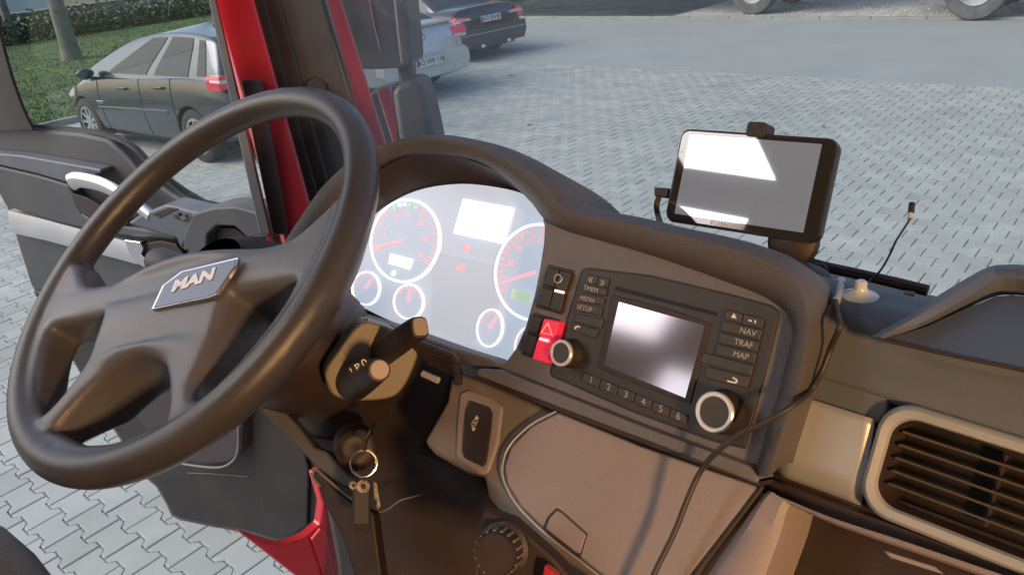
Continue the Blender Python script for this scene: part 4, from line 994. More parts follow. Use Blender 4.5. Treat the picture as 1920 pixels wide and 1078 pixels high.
# arm rest ledge, handle, strips
pxp('ledge', [(-30, 286), (40, 292), (120, 306), (188, 318), (190, 326), (150, 338), (128, 344), (70, 327), (-30, 304)], DP.off(.035), .035, M_DASH, door, bevel=.006)
pxp('arm_panel', [(-30, 306), (70, 329), (126, 346), (140, 370), (152, 400), (178, 418), (210, 420), (330, 440), (330, 452), (200, 440), (100, 416), (10, 388), (-20, 330)], DP.off(.03), .03, M_DOOR, door, bevel=.008)
hp = [(135, 341), (150, 337), (190, 346), (225, 363), (262, 388), (285, 405)]
hrow = [DP.off(.05).hit(*p) for p in hp]; hc = cat(hrow, 24)
secs = []
for i, p in enumerate(hc):
    d = (hc[min(23, i + 1)] - hc[max(0, i - 1)]).normalized(); up_ = DP.n.cross(d)
    hgt = .022 * (1 - .25 * i / 23)
    secs.append([p + up_ * (hgt * math.cos(t)) + DP.n * (.012 * math.sin(t)) for t in [2 * math.pi * j / 16 for j in range(16)]])
loft('pull_handle', secs, mat('satin_silver', (.62, .65, .68), .22, metal=.8), door, closed=True, caps=True)
pxp('handle_recess', [(133, 362), (160, 370), (200, 392), (240, 420), (210, 424), (180, 416), (160, 405), (142, 390)], DP.off(.032), .004, M_BLACK, door, bevel=.001)
def band(name, top, bot, m, h, parent=door):
    a = cat([DP.off(h).hit(*p) for p in top], 24); b = cat([DP.off(h + .004).hit(*p) for p in bot], 24)
    m1 = [p.lerp(q, .5) + DP.n * .008 for p, q in zip(a, b)]
    return loft(name, [[p - DP.n * .02 for p in a], a, m1, b, [q - DP.n * .02 for q in b]], m, parent)
band('silver_strip', [(15, 395), (80, 411), (158, 432), (223, 449), (262, 462)], [(28, 438), (90, 452), (150, 468), (215, 484), (258, 496)], mat('strip_silver', (.46, .48, .51), .36, metal=.25, var=.05, vscale=10), .02)
pxp('latch_bezel', [(232, 450), (262, 454), (268, 466), (264, 478), (286, 500), (300, 520), (276, 506), (256, 494), (241, 474)], DP.off(.045), .02, M_CHROME, door, bevel=.003)
pxp('latch_recess', [(266, 458), (300, 452), (330, 458), (345, 478), (320, 500), (290, 498), (270, 480)], DP.off(.034), .01, M_BLACK, door, bevel=.002)
ar = pxp('arm_rest', [(236, 420), (262, 402), (310, 384), (360, 396), (412, 404), (400, 424), (352, 448), (338, 470), (330, 448), (290, 436)], DP.off(.06), .06, M_DASH, door, bevel=.008)
SWP = DP.off(.062)
pxp('switch_plate', [(283, 402), (318, 389), (332, 392), (300, 409)], SWP, .004, M_BLACK, door, bevel=.001)
for k in range(4):
    x, y = 330 + 12 * k, 404 + 3.2 * k
    pxp('window_switch', [(x - 6, y), (x + 4, y - 4), (x + 9, y + 3), (x - 1, y + 8)], SWP.off(.003), .006, M_GREYT if k % 2 else M_BLACK, door, bevel=.001)
# speaker housing at the hinge end
pxp('speaker_housing', [(360, 402), (400, 390), (440, 388), (478, 398), (500, 418), (505, 445), (468, 450), (440, 425), (405, 424), (388, 440), (384, 500), (352, 500), (352, 470), (342, 470), (345, 440)], DP.off(.075), .07, M_DOOR, door, bevel=.006)
pxp('speaker_recess', [(388, 440), (405, 426), (440, 428), (468, 450), (505, 445), (512, 500), (380, 505)], DP.off(.05), .01, M_BLACK, door, bevel=.003)
tube('recess_rib', [DP.off(.058).hit(452, 440), DP.off(.058).hit(458, 500)], .003, M_GREYT, door, seg=6)
# window frame at the free edge and glass
fr = [(-60, -160), (-8, 20), (0, 70), (22, 150), (45, 212), (62, 244)]
fo_ = [(-140, -160), (-80, 20), (-66, 70), (-48, 150), (-34, 212), (-30, 244)]
rows2 = [cat([DP.off(h).hit(*p) for p in pts], 20) for pts, h in ((fo_, .0), (fo_, .02), (fr, .022), (fr, -.03), (fo_, -.03))]
loft('window_frame', rows2, M_RUB, door)
tube('frame_seal', [DP.off(.012).hit(*p) for p in fr], .007, M_RUB, door, seg=8, n=20)
gl = [DP.off(-.012).hit(*p) for p in [(-30, 240), (150, 252), (219, 264), (256, 290), (326, 356), (400, 396), (486, 412), (440, 200), (395, 0), (360, -160), (-60, -160), (0, 70), (40, 200)]]
prism('window_pane', gl, DP.n * -.004, glass('door_glass'), door, smooth=False)
# ================================================================ outside mirrors
mir = bpy.data.objects.new('side_mirror', None); C.objects.link(mir); adopt(mir, cabt)
mir['label'] = 'black exterior mirror pair beyond the red pillar'
DM = 1.9
def mblock(name, pts, d, dep, m, n=None, bevel=.01):
    P = [at(x, y, d) for x, y in pts]
    if n: P = cat(P, n, True)
    return prism(name, P, Vector((-.55, .83, 0)).normalized() * dep, m, mir, bevel=bevel, seg=3)
M_MIRB = mat('mirror_housing', (0.035, 0.03, 0.028), 0.45, var=.2, vscale=6, bump=.2, bscale=300, dirt=(.06, .055, .045), dscale=4)
mblock('main_housing', [(600, -330), (660, -340), (735, -330), (748, -250), (760, -60), (768, 60), (771, 118), (764, 128), (712, 131), (679, 131), (662, 120), (620, -60)], DM, .10, M_MIRB, bevel=.02)
mblock('main_back', [(722, -330), (742, -330), (757, -40), (770, 80), (773, 126), (748, 128), (740, 60), (728, -60)], DM - .02, .12, M_MIRB, bevel=.015)
tube('seam', [at(693, 0, DM - .003), at(702, 50, DM - .003), at(714, 98, DM - .003)], .002, M_GREYT, mir, seg=6)
mblock('arm', [(742, 110), (772, 108), (777, 165), (746, 165)], DM + .02, .04, M_MIRB, bevel=.012)
mblock('lower_housing', [(732, 170), (748, 156), (779, 149), (788, 163), (798, 193), (807, 231), (815, 270), (822, 330), (760, 330), (744, 256)], DM - .02, .12, M_MIRB, bevel=.02)
gp = [at(x, y, DM) for x, y in ((691, 177), (712, 164), (745, 157), (752, 200), (760, 330), (716, 330), (700, 240))]
prism('lower_frame', gp, Vector((-.55, .83, 0)) * .05, M_MIRB, mir, bevel=.006)
gp2 = [at(x, y, DM - .004) for x, y in ((695, 180), (713, 168), (734, 162), (742, 205), (750, 326), (720, 326), (704, 240))]
prism('mirror_glass', gp2, Vector((-.55, .83, 0)) * .003, mat('mirror_silver', (.85, .87, .88), .03, metal=1), mir)

# ================================================================ seat corner and cab lamp
seat = thing('driver_seat', 'dark fabric seat cushion, its rounded corner at the lower left', 'seat', rel(-.02, -.5, -.86))
M_FAB = mat('seat_fabric', (0.030, 0.028, 0.036), 0.9, var=.6, vscale=220, bump=.8, bscale=420, sheen=.3)
def sup(cx, cy, rx, ry, z, n=40, e=.45):
    out = []
    for j in range(n):
        t = 2 * math.pi * j / n; c_, s_ = math.cos(t), math.sin(t)
        out.append(rel(cx + math.copysign(abs(c_) ** e, c_) * rx, cy + math.copysign(abs(s_) ** e, s_) * ry, z))
    return out
loft('cushion', [sup(-.10, -.445, .20, .20, -.48), sup(-.10, -.445, .235, .235, -.43), sup(-.10, -.445, .245, .245, -.36), sup(-.10, -.445, .235, .235, -.325), sup(-.10, -.445, .205, .205, -.302), sup(-.10, -.445, .12, .12, -.295)], M_FAB, seat, closed=True, caps=True)
loft('backrest', [[q + Vector((0, -.12 * k, 0)) for q in sup(-.10, -.75, .23, .07, -.30 + .13 * k, e=.6)] for k in (0, 1, 2, 3, 4)], M_FAB, seat, closed=True, caps=True)
box('pedestal', rel(-.2, -.6, -.86), rel(.1, -.34, -.46), M_BLACK, seat, bevel=.02)
LAMP = rel(1.755, -.56, .30)
lam = thing('cab_lamp', 'warm reading lamp on the passenger side wall', 'lamp', LAMP)
plL = Plane(LAMP, 0, 0); plL.u, plL.v, plL.n = Vector((0, 1, 0)), Vector((0, 0, 1)), Vector((-1, 0, 0))
lathe('housing', plL, 0, 0, [(.11, -.004), (.11, .012), (.101, .020), (.087, .022), (.085, .016)], M_LINER, lam, k=28)
prism('lens', disc(plL, 0, 0, .086, .018, 28), plL.n * -.006, mat('lamp_lens', (1, .8, .5), .4, emit=(1, .50, .16), estr=4), lam)
ll = bpy.data.lights.new('cab_lamp_light', 'AREA'); ll.shape = 'DISK'; ll.size = .17; ll.energy = 23.0; ll.color = (1, .55, .22)
lo = bpy.data.objects.new('cab_lamp_light', ll); C.objects.link(lo); lo.location = LAMP + Vector((-.028, 0, 0)); lo.rotation_euler = Vector((1, -.45, .1)).to_track_quat('Z', 'Y').to_euler()

# ================================================================ PARKED CARS
M_TYRE = mat('tyre_rubber', (0.022, 0.022, 0.023), 0.8, var=.3, vscale=20, bump=.4, bscale=120)
M_ALLOY = mat('alloy_wheel', (0.45, 0.47, 0.48), 0.32, metal=.6, var=.1, vscale=10)
M_CGLASS = mat('car_glass', (0.016, 0.022, 0.022), 0.04, spec=.3)
M_ARCH = mat('arch_black', (0.008, 0.008, 0.008), 0.9)
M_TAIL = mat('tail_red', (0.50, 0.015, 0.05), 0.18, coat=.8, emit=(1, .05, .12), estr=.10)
M_CLEAR = mat('lamp_clear', (0.62, 0.58, 0.58), 0.15, coat=.8)
M_PLATE = mat('plate_white', (0.74, 0.75, 0.75), 0.4)
M_EU = mat('plate_blue', (0.02, 0.08, 0.42), 0.4)
M_INK = mat('plate_ink', (0.015, 0.015, 0.015), 0.5)
M_UNDER = mat('underbody', (0.012, 0.012, 0.012), 0.8)
def wheel(parent, x, y, r, wd, side, spokes):
    """road wheel standing at local x,y; side=+1 for the left of the vehicle"""
    w_ = bpy.data.objects.new('wheel', None); C.objects.link(w_); w_.parent = parent
    def rowsof(prof):
        return [[(x + rr * math.cos(t), y + side * hh, r + rr * math.sin(t)) for t in [2 * math.pi * k / 32 for k in range(32)]] for rr, hh in prof]
    h = wd / 2
    loft('tyre', rowsof([(r * .62, -h), (r * .92, -h), (r * .985, -h * .85), (r, -h * .5), (r, h * .5), (r * .985, h * .85), (r * .93, h), (r * .72, h * 1.04), (r * .66, h * .9)]), M_TYRE, w_, closed=True)
    rim = loft('rim', rowsof([(r * .68, h * .86), (r * .66, h * .98), (r * .62, h * .92), (r * .58, h * .45), (.001, h * .40)]), M_ARCH, w_, closed=True)
    V = []; F = []
    for k in range(spokes):
        t = 2 * math.pi * k / spokes; ww = .16 * r if spokes < 8 else .085 * r
        b = len(V); ct, st_ = math.cos(t), math.sin(t)
        for rr, q, dh in ((.08 * r, ww * .9, .78), (.62 * r, ww * .62, .90)):
            for sg in (-1, 1):
                for hh in (dh, dh - .25):
                    V.append((x + rr * ct - sg * q * st_, y + side * h * hh, r + rr * st_ + sg * q * ct))
        F += [(b, b + 2, b + 6, b + 4), (b, b + 1, b + 5, b + 4), (b + 2, b + 3, b + 7, b + 6)]
    for rr0, rr1, hh in ((.585, .685, .96), (.0, .15, .86)):
        b = len(V); n = 28
        for rr in (rr0, rr1):
            for k in range(n): t = 2 * math.pi * k / n; V.append((x + rr * r * math.cos(t), y + side * h * hh, r + rr * r * math.sin(t)))
        F += [(b + k, b + (k + 1) % n, b + n + (k + 1) % n, b + n + k) for k in range(n)]
    mk('spokes', V, F, M_ALLOY, w_, smooth=False)
    return w_
def car(name, label, loc, rz, scale, D):
    t = thing(name, label, 'car', loc, rz, group='cars parked in the yard', local=True); t.scale = (scale,) * 3
    paint = D['paint']
    st = D['st']                       # stations: x, bottom, shoulder, deck, half width
    NS = 44
    S = cat([Vector((a[0], a[1], a[2])) for a in st], NS); S2 = cat([Vector((a[3], a[4], 0)) for a in st], NS)
    rows = []
    for a, b in zip(S, S2):
        x, zb, zs = a; zd, wv = b.x, b.y
        h = zs - zb
        half = [(0, zb), (wv * .55, zb), (wv * .86, zb + .01), (wv * .95, zb + .07), (wv * .985, zb + h * .30), (wv, zb + h * .55), (wv * .985, zb + h * .78), (wv * .955, zs - .02), (wv * .925, zs),
                (wv * .86, zs + (zd - zs) * .55), (wv * .72, zd - .004), (wv * .45, zd + .012), (0, zd + .02)]
        rows.append([Vector((x, y, z)) for y, z in half] + [Vector((x, -y, z)) for y, z in half[-2:0:-1]])
    body = loft('body', rows, paint, t, closed=True, caps=True, angle=55)
    # wheel arches cut out of the shell
    for xw in D['axles']:
        V = []; n = 36; rr = D['rw'] * 1.13
        for y in (-D['w'] - .3, D['w'] + .3):
            V += [(xw + rr * math.cos(2 * math.pi * k / n), y, D['rw'] + rr * math.sin(2 * math.pi * k / n)) for k in range(n)]
        F = [tuple(range(n)), tuple(range(2 * n - 1, n - 1, -1))] + [(k, n + k, n + (k + 1) % n, (k + 1) % n) for k in range(n)]
        cutm = bpy.data.meshes.new('cut'); cutm.from_pydata(V, [], F); cutm.update()
        bmm = bmesh.new(); bmm.from_mesh(cutm); bmesh.ops.recalc_face_normals(bmm, faces=bmm.faces); bmm.to_mesh(cutm); bmm.free()
        co = bpy.data.objects.new('cut', cutm); C.objects.link(co); co.parent = t
        md = body.modifiers.new('c', 'BOOLEAN'); md.operation = 'DIFFERENCE'; md.object = co; md.solver = 'EXACT'
        apply_mods(body); bpy.data.objects.remove(co)
    me = body.data
    for p_ in me.polygons: p_.use_smooth = True
    me.set_sharp_from_angle(angle=R(35))
    ax0, ax1 = min(D['axles']), max(D['axles'])
    for xw in D['axles']:
        box('arch_liner', (xw - D['rw'] * 1.2, -D['w'] + .28, .16), (xw + D['rw'] * 1.2, D['w'] - .28, D['rw'] * 2.15), M_ARCH, t, smooth=False)
        for sd_ in (-1, 1): wheel(t, xw, sd_ * (D['w'] - .115), D['rw'], .2, sd_, D['spokes'])
    box('underbody', (ax0 - .3, -D['w'] + .2, .14), (ax1 + .3, D['w'] - .2, .3), M_UNDER, t, smooth=False)
    for xs_ in D.get('seams', []):                     # door gaps following the flank
        i_ = min(range(NS), key=lambda q: abs(rows[q][0].x - xs_)); i_ = min(NS - 2, i_)
        f_ = (xs_ - rows[i_][0].x) / (rows[i_ + 1][0].x - rows[i_][0].x)
        for mir_ in (1, -1):
            P_ = [rows[i_][j].lerp(rows[i_ + 1][j], f_) for j in range(3, 9)]
            tube('door_gap', [Vector((p.x, p.y * mir_, p.z)) for p in P_], .006, M_UNDER, t, seg=6)
    # cabin: stacked rounded outlines leaning in to the roof
    g = D['cab']                       # list of (z, x_rear, x_front, half width)
    def outline(z, xr, xf, hw, r=.12):
        P = []
        for k in range(17): P.append((xr + r + (xf - xr - 2 * r) * (1 - k / 16), hw))
        for k in range(1, 5): a = R(90 + 90 * k / 5); P.append((xr + r + r * math.cos(a), hw - r + r * math.sin(a)))
        for k in range(9): P.append((xr, (hw - r) * (1 - k / 4)))
        for k in range(1, 5): a = R(180 + 90 * k / 5); P.append((xr + r + r * math.cos(a), -hw + r + r * math.sin(a)))
        for k in range(17): P.append((xr + r + (xf - xr - 2 * r) * k / 16, -hw))
        for k in range(1, 5): a = R(270 + 90 * k / 5); P.append((xf - r + r * math.cos(a), -hw + r + r * math.sin(a)))
        for k in range(9): P.append((xf, -(hw - r) * (1 - k / 4)))
        for k in range(1, 5): a = R(90 * k / 5); P.append((xf - r + r * math.cos(a), hw - r + r * math.sin(a)))
        return [Vector((x, y, z)) for x, y in P]
    lv = cat([Vector((a[1], a[2], a[0])) for a in g], 17); lw = cat([Vector((a[3], 0, 0)) for a in g], 17)
    RG = [outline(a.z, a.x, a.y, b.x) for a, b in zip(lv, lw)]
    for i_, ring in enumerate(RG):                     # bow the roofline from front to back
        cx_ = (lv[i_].x + lv[i_].y) / 2 - .1; hl = (lv[i_].y - lv[i_].x) / 2
        for p in ring: p.z += D.get('bow', .03) * (i_ / 16) ** 1.5 * (1 - ((p.x - cx_) / hl) ** 2)
    top = RG[-1]; ctr = Vector((sum(p.x for p in top) / len(top), 0, top[0].z))
    caprows = [[Vector((ctr.x + (p.x - ctr.x) * s, p.y * s, p.z + .05 * (1 - s * s))) for p in top] for s in (.94, .8, .55, .25, .02)]
    loft('cabin', RG + caprows, paint, t, closed=True, angle=60)
    def patch(nm, c0, c1, r0_, r1_, m, off=.006, shape=None, parent=None, inset=0.0):
        n = len(RG[0]); out = []
        for i in range(13):
            row = []
            for j in range(c0, c1 + 1):
                f0, f1 = (r0_, r1_) if shape is None else shape((j - c0) / (c1 - c0), r0_, r1_)
                q = f0 + (f1 - f0) * i / 12; a = min(15, int(q)); fr_ = q - a
                p = RG[a][j % n].lerp(RG[a + 1][j % n], fr_)
                dx, dy = p.x - ctr.x, p.y
                nrm = (RG[a][(j + 1) % n] - RG[a][(j - 1) % n]).cross(RG[a + 1][j % n] - RG[a][j % n]).normalized()
                if nrm.dot(Vector((dx * .3, dy, .2))) < 0: nrm = -nrm
                row.append(p + nrm * off)
            out.append(row)
        return loft(nm, out, m, parent or t)
    for (nm, c0, c1, r0_, r1_, shp) in D['glass']: patch(nm, c0, c1, r0_, r1_, M_CGLASS, shape=shp)
    for (nm, pts, x0, x1, m) in D['rear']:           # pieces on the tail, outlines in the y-z plane run forward from x0 to x1
        prism(nm, [(x0, y, z) for y, z in pts], (x1 - x0, 0, 0), m, t, bevel=.012 if m in (M_TAIL, M_CLEAR) else .006)
    for (nm, pts, y0, dy, m) in D.get('side', []):
        prism(nm, [(x, y0, z) for x, z in pts], (0, dy, 0), m, t, bevel=.006)
    # plate
    px_, pz, slope = D['plate']
    n_ = Vector((-math.cos(slope), 0, math.sin(slope))); v_ = Vector((math.sin(slope), 0, math.cos(slope))); u_ = Vector((0, -1, 0))
    P0 = Vector((px_, 0, pz))
    pl_ = prism('number_plate', [P0 + u_ * a + v_ * b + n_ * .012 for a, b in ((-.26, -.056), (.26, -.056), (.26, .056), (-.26, .056))], n_ * -.012, M_PLATE, t, bevel=.003)
    prism('plate_band', [P0 + u_ * a + v_ * b + n_ * .0135 for a, b in ((-.255, -.05), (-.215, -.05), (-.215, .05), (-.255, .05))], n_ * -.002, M_EU, pl_)
    text('lettering', D['text'], P0 + u_ * .02 + n_ * .0135, u_, v_, .105, M_INK, pl_, bold=.002)
    for (nm, c_, r_) in D.get('badge', []):
        pb = Plane(Vector(c_)); pb.u, pb.v, pb.n = Vector((0, -1, 0)), Vector((0, 0, 1)), Vector((-1, 0, 0))
        loft(nm, [disc(pb, 0, 0, r_ * q, hh, 24) for q, hh in ((1, 0), (1, .012), (.88, .016), (.76, .012), (.76, 0))], M_CHROME, t, closed=True)
        prism('badge_bar', [pb.pt(a, b, .012) for a, b in ((-r_ * 1.1, -.008), (r_ * 1.1, -.002), (r_ * 1.1, .010), (-r_ * 1.1, .004))], pb.n * -.008, M_CHROME, t)
    for (nm, P_, r_) in D.get('rods', []): tube(nm, P_, r_, M_UNDER, t, seg=6)
    # door mirrors
    if 'mirror' in D:
        mx_, mz_ = D['mirror']
        for sd_ in (-1, 1):
            rws = []
            for k in range(7):
                q = k / 6; s = math.sin(math.pi * min(.93, .12 + q * .8)); yy = sd_ * (D['w'] - .03 + .22 * q)
                rws.append([(mx_ + .07 * s * math.cos(a), yy, mz_ + .075 * s * math.sin(a)) for a in [2 * math.pi * j / 14 for j in range(14)]])
            loft('door_mirror', rws, paint, t, closed=True, caps=True)
    return t
def taper(a, b):
    return lambda f, r0_, r1_: (r0_ + (r1_ - r0_) * a(f), r0_ + (r1_ - r0_) * b(f))
P_DARK = mat('dark_grey_paint', (0.040, 0.052, 0.068), 0.24, metal=.5, coat=.9, var=.08, vscale=3)
P_SILV = mat('silver_paint', (0.50, 0.545, 0.56), 0.27, metal=.45, coat=.8, var=.03, vscale=3)
P_BLK = mat('black_paint', (0.020, 0.017, 0.019), 0.2, metal=.2, coat=.9, var=.08, vscale=3)
# -- dark hatchback
hatch = dict(bow=.07, seams=(.78, -.28, -1.0), paint=P_DARK, w=.885, rw=.315, axles=(-1.31, 1.315), spokes=9,
    st=[(-2.06, .42, .62, .66, .62), (-2.04, .33, .80, .86, .76), (-1.96, .28, .90, .98, .82), (-1.75, .24, .96, 1.02, .87), (-1.2, .20, .965, 1.0, .888), (-.3, .19, .94, .98, .888), (.6, .19, .915, .96, .885), (1.1, .20, .87, .93, .88), (1.5, .22, .78, .86, .86), (1.70, .25, .68, .76, .80), (1.80, .30, .60, .65, .69), (1.86, .36, .53, .55, .52)],
    cab=[(.93, -2.03, 1.22, .83), (1.05, -2.00, .96, .79), (1.21, -1.93, .52, .715), (1.32, -1.86, .18, .655), (1.36, -1.76, .05, .61)],
    glass=[('side_window', 3, 8, 2.0, 13.2, taper(lambda f: 0, lambda f: min(1, .12 + f * 2.4))), ('side_window', 9, 13, 2.0, 13.2, taper(lambda f: 0, lambda f: 1)), ('quarter_window', 14, 15, 2.4, 12.6, None),
           ('rear_window', 20, 30, 2.4, 13.5, None), ('side_window', 35, 41, 2.0, 13.2, None), ('side_window', 42, 47, 2.0, 13.2, None), ('windscreen', 54, 66, 1.0, 14.4, None)],
    rear=[('tail_lamp', [(.88, .86), (.895, .92), (.87, 1.02), (.60, 1.01), (.56, .96), (.62, .90)], -2.055, -1.80, M_TAIL), ('lamp_clear', [(.889, .94), (.884, .98), (.66, .965), (.68, .925)], -2.068, -1.87, M_CLEAR),
          ('tail_lamp', [(-.88, .86), (-.895, .92), (-.87, 1.02), (-.60, 1.01), (-.56, .96), (-.62, .90)], -2.055, -1.80, M_TAIL),
          ('bumper', [(-.80, .34), (.80, .34), (.86, .5), (.84, .60), (-.84, .60), (-.86, .5)], -2.11, -1.9, P_DARK)],
    side=[('side_moulding', [(-.85, .56), (.86, .52), (.87, .56), (-.85, .60)], .875, .022, P_DARK), ('side_moulding', [(-.85, .56), (.86, .52), (.87, .56), (-.85, .60)], -.897, .022, P_DARK),
          ('side_badge', [(.70, .60), (.86, .595), (.86, .635), (.70, .64)], .878, .016, M_CHROME), ('door_handle', [(.02, .80), (.20, .795), (.20, .825), (.02, .83)], .868, .035, P_DARK), ('door_handle', [(-.85, .84), (-.67, .835), (-.67, .865), (-.85, .87)], .868, .032, P_DARK),
          ('front_lamp', [(1.55, .68), (1.76, .62), (1.78, .67), (1.57, .77)], .70, .11, M_CLEAR)],
    plate=(-2.065, .80, R(8)), text='AÖ MR 27', mirror=(.78, .99))
fw = gz(162, 257); rw_ = gz(360, 288)
mid_ = (fw + rw_) / 2; ang = math.atan2(fw.y - rw_.y, fw.x - rw_.x)
CS = 1.05
off_ = Vector((-math.sin(ang), math.cos(ang), 0)) * (-.78 * CS)      # wheels seen are those of its left side
car('dark_hatchback', 'dark grey hatchback parked beside the lawn, nose to the left', (mid_.x + off_.x + .72, mid_.y + off_.y - .06, 0), ang, CS, hatch)
# -- silver saloon
saloon = dict(seams=(.9, -.2, -1.1), paint=P_SILV, w=.93, rw=.335, axles=(-1.37, 1.37), spokes=5,
    st=[(-2.41, .46, .56, .58, .55), (-2.385, .34, .66, .70, .72), (-2.33, .28, .80, .92, .82), (-2.22, .25, .92, 1.06, .86), (-1.95, .22, .97, 1.08, .90), (-1.3, .20, .96, 1.03, .93), (-.2, .19, .93, .99, .93), (.8, .19, .91, .97, .93), (1.3, .20, .87, .94, .92), (1.8, .22, .78, .85, .88), (2.2, .26, .66, .70, .76), (2.36, .32, .56, .58, .58)],
    cab=[(.98, -1.98, 1.30, .85), (1.10, -1.70, 1.0, .80), (1.28, -1.22, .58, .72), (1.42, -.86, .22, .65), (1.46, -.72, .08, .60)],
    glass=[('side_window', 3, 8, 2.0, 13.2, None), ('side_window', 9, 14, 2.0, 13.2, None), ('rear_window', 20, 30, 1.6, 14.2, None), ('side_window', 35, 41, 2.0, 13.2, None), ('side_window', 42, 47, 2.0, 13.2, None), ('windscreen', 54, 66, 1.0, 14.4, None)],
    rear=[('tail_lamp', [(s * .60, .80), (s * .90, .78), (s * .91, .90), (s * .84, .985), (s * .62, .96)], -2.355, -2.02, M_TAIL) for s in (-1, 1)] + [('lamp_clear', [(s * .62, .80), (s * .88, .785), (s * .885, .83), (s * .64, .85)], -2.368, -2.2, M_CLEAR) for s in (-1, 1)] +
         [('boot_lip', [(-.70, 1.045), (.70, 1.045), (.66, 1.075), (-.66, 1.075)], -2.335, -2.18, P_SILV), ('plate_recess', [(-.32, .46), (.32, .46), (.30, .62), (-.30, .62)], -2.425, -2.3, P_SILV), ('bumper', [(-.80, .30), (.80, .30), (.88, .45), (.86, .60), (.78, .66), (-.78, .66), (-.86, .60), (-.88, .45)], -2.405, -2.2, P_SILV),
          ('boot_seam', [(-.62, .685), (.62, .685), (.62, .692), (-.62, .692)], -2.372, -2.3, M_UNDER)],
    plate=(-2.432, .54, R(4)), text='AÖ VW 110', badge=[('boot_badge', (-2.352, 0, .90), .055)], mirror=(.85, 1.03),
    rods=[('aerial', [(-1.0, 0, 1.46), (-1.12, 0, 1.66)], .006)])
c_ = gz(798, 118, .54)
car('silver_saloon', 'silver saloon parked behind the side mirror, rear number plate visible', (c_.x - 2.42 - .03, c_.y + .1, 0), math.pi + R(0), 1.0, saloon)
# -- black coupe
coupe = dict(seams=(.7, -.75), paint=P_BLK, w=.91, rw=.33, axles=(-1.25, 1.30), spokes=5,
    st=[(-2.18, .44, .60, .63, .60), (-2.15, .30, .72, .78, .76), (-2.08, .24, .84, .93, .83), (-1.95, .22, .88, .96, .88), (-1.3, .19, .89, .95, .91), (-.3, .17, .86, .91, .91), (.6, .17, .84, .89, .90), (1.2, .18, .81, .88, .89), (1.7, .21, .74, .82, .86), (2.1, .25, .62, .68, .74), (2.24, .32, .54, .57, .56)],
    cab=[(.88, -1.62, 1.05, .80), (.99, -1.38, .78, .75), (1.14, -1.02, .42, .66), (1.24, -.72, .16, .58), (1.28, -.60, .04, .52)],
    glass=[('side_window', 3, 12, 2.0, 13.2, None), ('rear_window', 20, 30, 1.6, 14.0, None), ('side_window', 38, 47, 2.0, 13.2, None), ('windscreen', 54, 66, 1.0, 14.4, None)],
    rear=[('tail_lamp', [(s * .42, .66), (s * .88, .68), (s * .91, .76), (s * .84, .84), (s * .46, .80)], -2.145, -1.9, M_TAIL) for s in (-1, 1)] + [('lamp_clear', [(s * .48, .745), (s * .86, .76), (s * .85, .81), (s * .50, .79)], -2.158, -2.0, M_CLEAR) for s in (-1, 1)] +
         [('bumper', [(-.82, .26), (.82, .26), (.90, .42), (.88, .60), (-.88, .60), (-.90, .42)], -2.20, -2.0, P_BLK), ('diffuser', [(-.52, .22), (.52, .22), (.60, .36), (-.60, .36)], -2.215, -2.0, mat('diffuser_grey', (.05, .045, .045), .5)),
          ('bumper_line', [(-.86, .485), (.86, .485), (.86, .50), (-.86, .50)], -2.206, -2.1, M_CHROME)] +
         [('exhaust', [(s * .34 + .055 * math.cos(q), .27 + .035 * math.sin(q)) for q in [2 * math.pi * k / 16 for k in range(16)]], -2.26, -2.05, M_CHROME) for s in (-1, 1)],
    plate=(-2.165, .735, R(6)), text='AÖ EN 85', mirror=(.55, .93))
c_ = gz(925, 32, .735)
car('black_coupe', 'black coupe parked beyond the silver saloon near the road', (c_.x - 2.17 + .05, c_.y, 0), math.pi - R(3), 1.0, coupe)

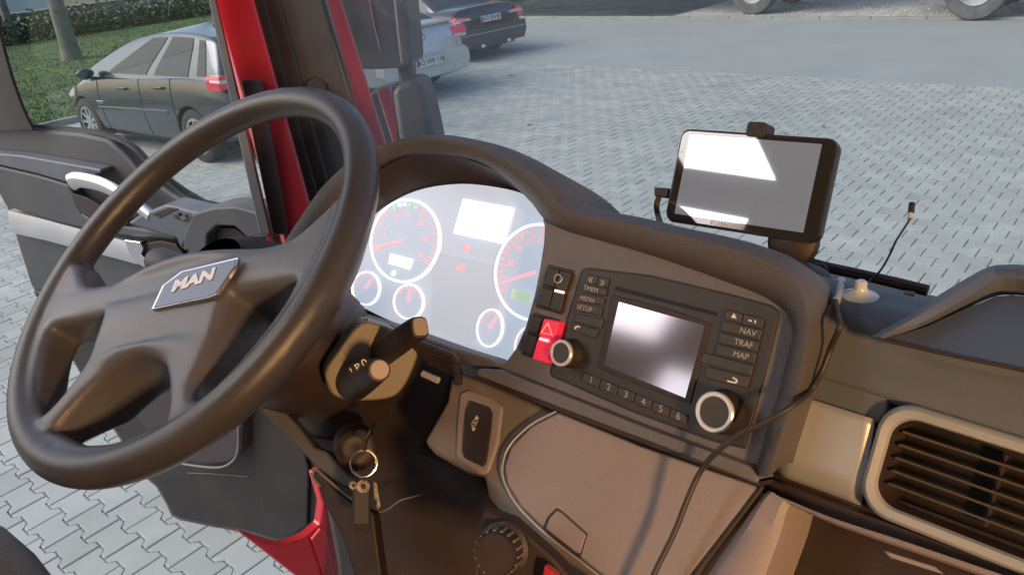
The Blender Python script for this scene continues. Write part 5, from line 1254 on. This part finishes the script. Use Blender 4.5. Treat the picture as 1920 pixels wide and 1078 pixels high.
# ================================================================ lorries on the far verge: only their wheels reach into the picture
M_LRED = mat('lorry_red', (0.20, 0.05, 0.045), 0.55, var=.2, vscale=2)
M_LGREY = mat('lorry_grey', (0.40, 0.41, 0.40), 0.5, var=.15, vscale=2)
M_LTYRE = mat('dusty_tyre', (0.12, 0.12, 0.115), 0.9, var=.3, vscale=8, bump=.5, bscale=60)
def lorry(name, label, xw, yw, r, axles, body_m, flap):
    t = thing(name, label, 'lorry', (xw, yw, .02), group='lorries on the far verge')
    for ax_ in axles:
        for yy in (yw, yw + 1.9):
            w_ = bpy.data.objects.new('wheel', None); C.objects.link(w_); adopt(w_, t); LOC[w_.name] = None
            w_.matrix_parent_inverse = Matrix.Translation((-xw, -yw, -.02))
            def rws(prof): return [[(xw + ax_ + q * math.cos(a), yy - h, .02 + r + q * math.sin(a)) for a in [2 * math.pi * k / 40 for k in range(40)]] for q, h in prof]
            loft('tyre', rws([(r * .55, -.14), (r * .9, -.15), (r, -.12), (r, .12), (r * .96, .145), (r * .78, .155), (r * .60, .13), (r * .56, .10)]), M_LTYRE, w_, closed=True)
            loft('rim', rws([(r * .57, .12), (r * .54, .135), (r * .50, .11), (r * .44, .04), (r * .26, .03), (r * .24, .09), (r * .2, .10), (.001, .10)]), M_LGREY, w_, closed=True)
    x0 = xw + min(axles) - 1.6; x1 = xw + max(axles) + 1.6
    box('chassis', (x0, yw + .45, .75), (x1, yw + 1.45, 1.05), M_LRED, t, bevel=.02)
    box('body', (x0, yw - .15, 1.25), (x1, yw + 2.1, 3.2), body_m, t, bevel=.05)
    box('side_rail', (x0, yw - .16, 1.12), (x1, yw - .10, 1.24), M_LGREY, t, bevel=.01)
    for ax_ in axles:
        P = [(xw + ax_ + (r + .09) * math.cos(R(a)), yw - .17, .02 + r + (r + .09) * math.sin(R(a))) for a in range(15, 166, 10)]
        Q = [(p[0], yw + .3, p[2]) for p in P]
        loft('mudguard', [P, Q], M_UNDER, t, solid=.02)
    for fx, m in flap:
        box('mud_flap', (xw + fx - .16, yw - .12, .42), (xw + fx + .16, yw - .08, .95), m, t, bevel=.01)
    return t
w1 = gz(1822, 38, .02); w2 = gz(1410, 28, .02)
lorry('lorry', 'lorry on the far verge at upper right, big grey tyres showing', w1.x, w1.y + .1, .52, (0, 1.34), M_LRED, ((2.2, M_LGREY),))
lorry('lorry', 'lorry on the far verge at top centre, one wheel and mud flap showing', w2.x, w2.y + .1, .50, (0, -10.5), M_LRED, ((.98, M_LGREY), (-1.0, M_WHITE)))
# pale vehicle showing over the hedge at the upper left
M_PALE = mat('pale_blue_body', (0.50, 0.62, 0.66), 0.4, coat=.3, var=.05, vscale=1)
pv_ = ray(48, 8); kx = (-38.5 - CP.x) / pv_.x; pc_ = CP + pv_ * kx
cv = thing('trailer', 'pale blue rounded trailer body in the upper left corner behind the trees', 'trailer', (-38.5, pc_.y, 0))
rws = []
for x, k in ((-41.0, .86), (-40.8, 1), (-38.7, 1), (-38.5, .86)):
    rws.append([(x, pc_.y + 1.35 * k * math.copysign(abs(math.cos(q)) ** .5, math.cos(q)), pc_.z + .45 + .95 * k * math.copysign(abs(math.sin(q)) ** .5, math.sin(q))) for q in [2 * math.pi * j / 28 for j in range(28)]])
loft('body', rws, M_PALE, cv, closed=True, caps=True)
box('chassis', (-40.8, pc_.y - 1.1, .5), (-38.7, pc_.y + 1.1, pc_.z - .4), M_UNDER, cv, bevel=.03)

# lettering becomes real geometry
dg = bpy.context.evaluated_depsgraph_get(); dg.update()
for o in TEXTS:
    me = bpy.data.meshes.new_from_object(o.evaluated_get(dg)); n = bpy.data.objects.new('tmp', me); C.objects.link(n)
    n.matrix_basis = o.matrix_basis.copy(); par = o.parent; mi = o.matrix_parent_inverse.copy(); nm = o.name.split('.')[0]
    bpy.data.objects.remove(o); n.name = nm; n.parent = par; n.matrix_parent_inverse = mi
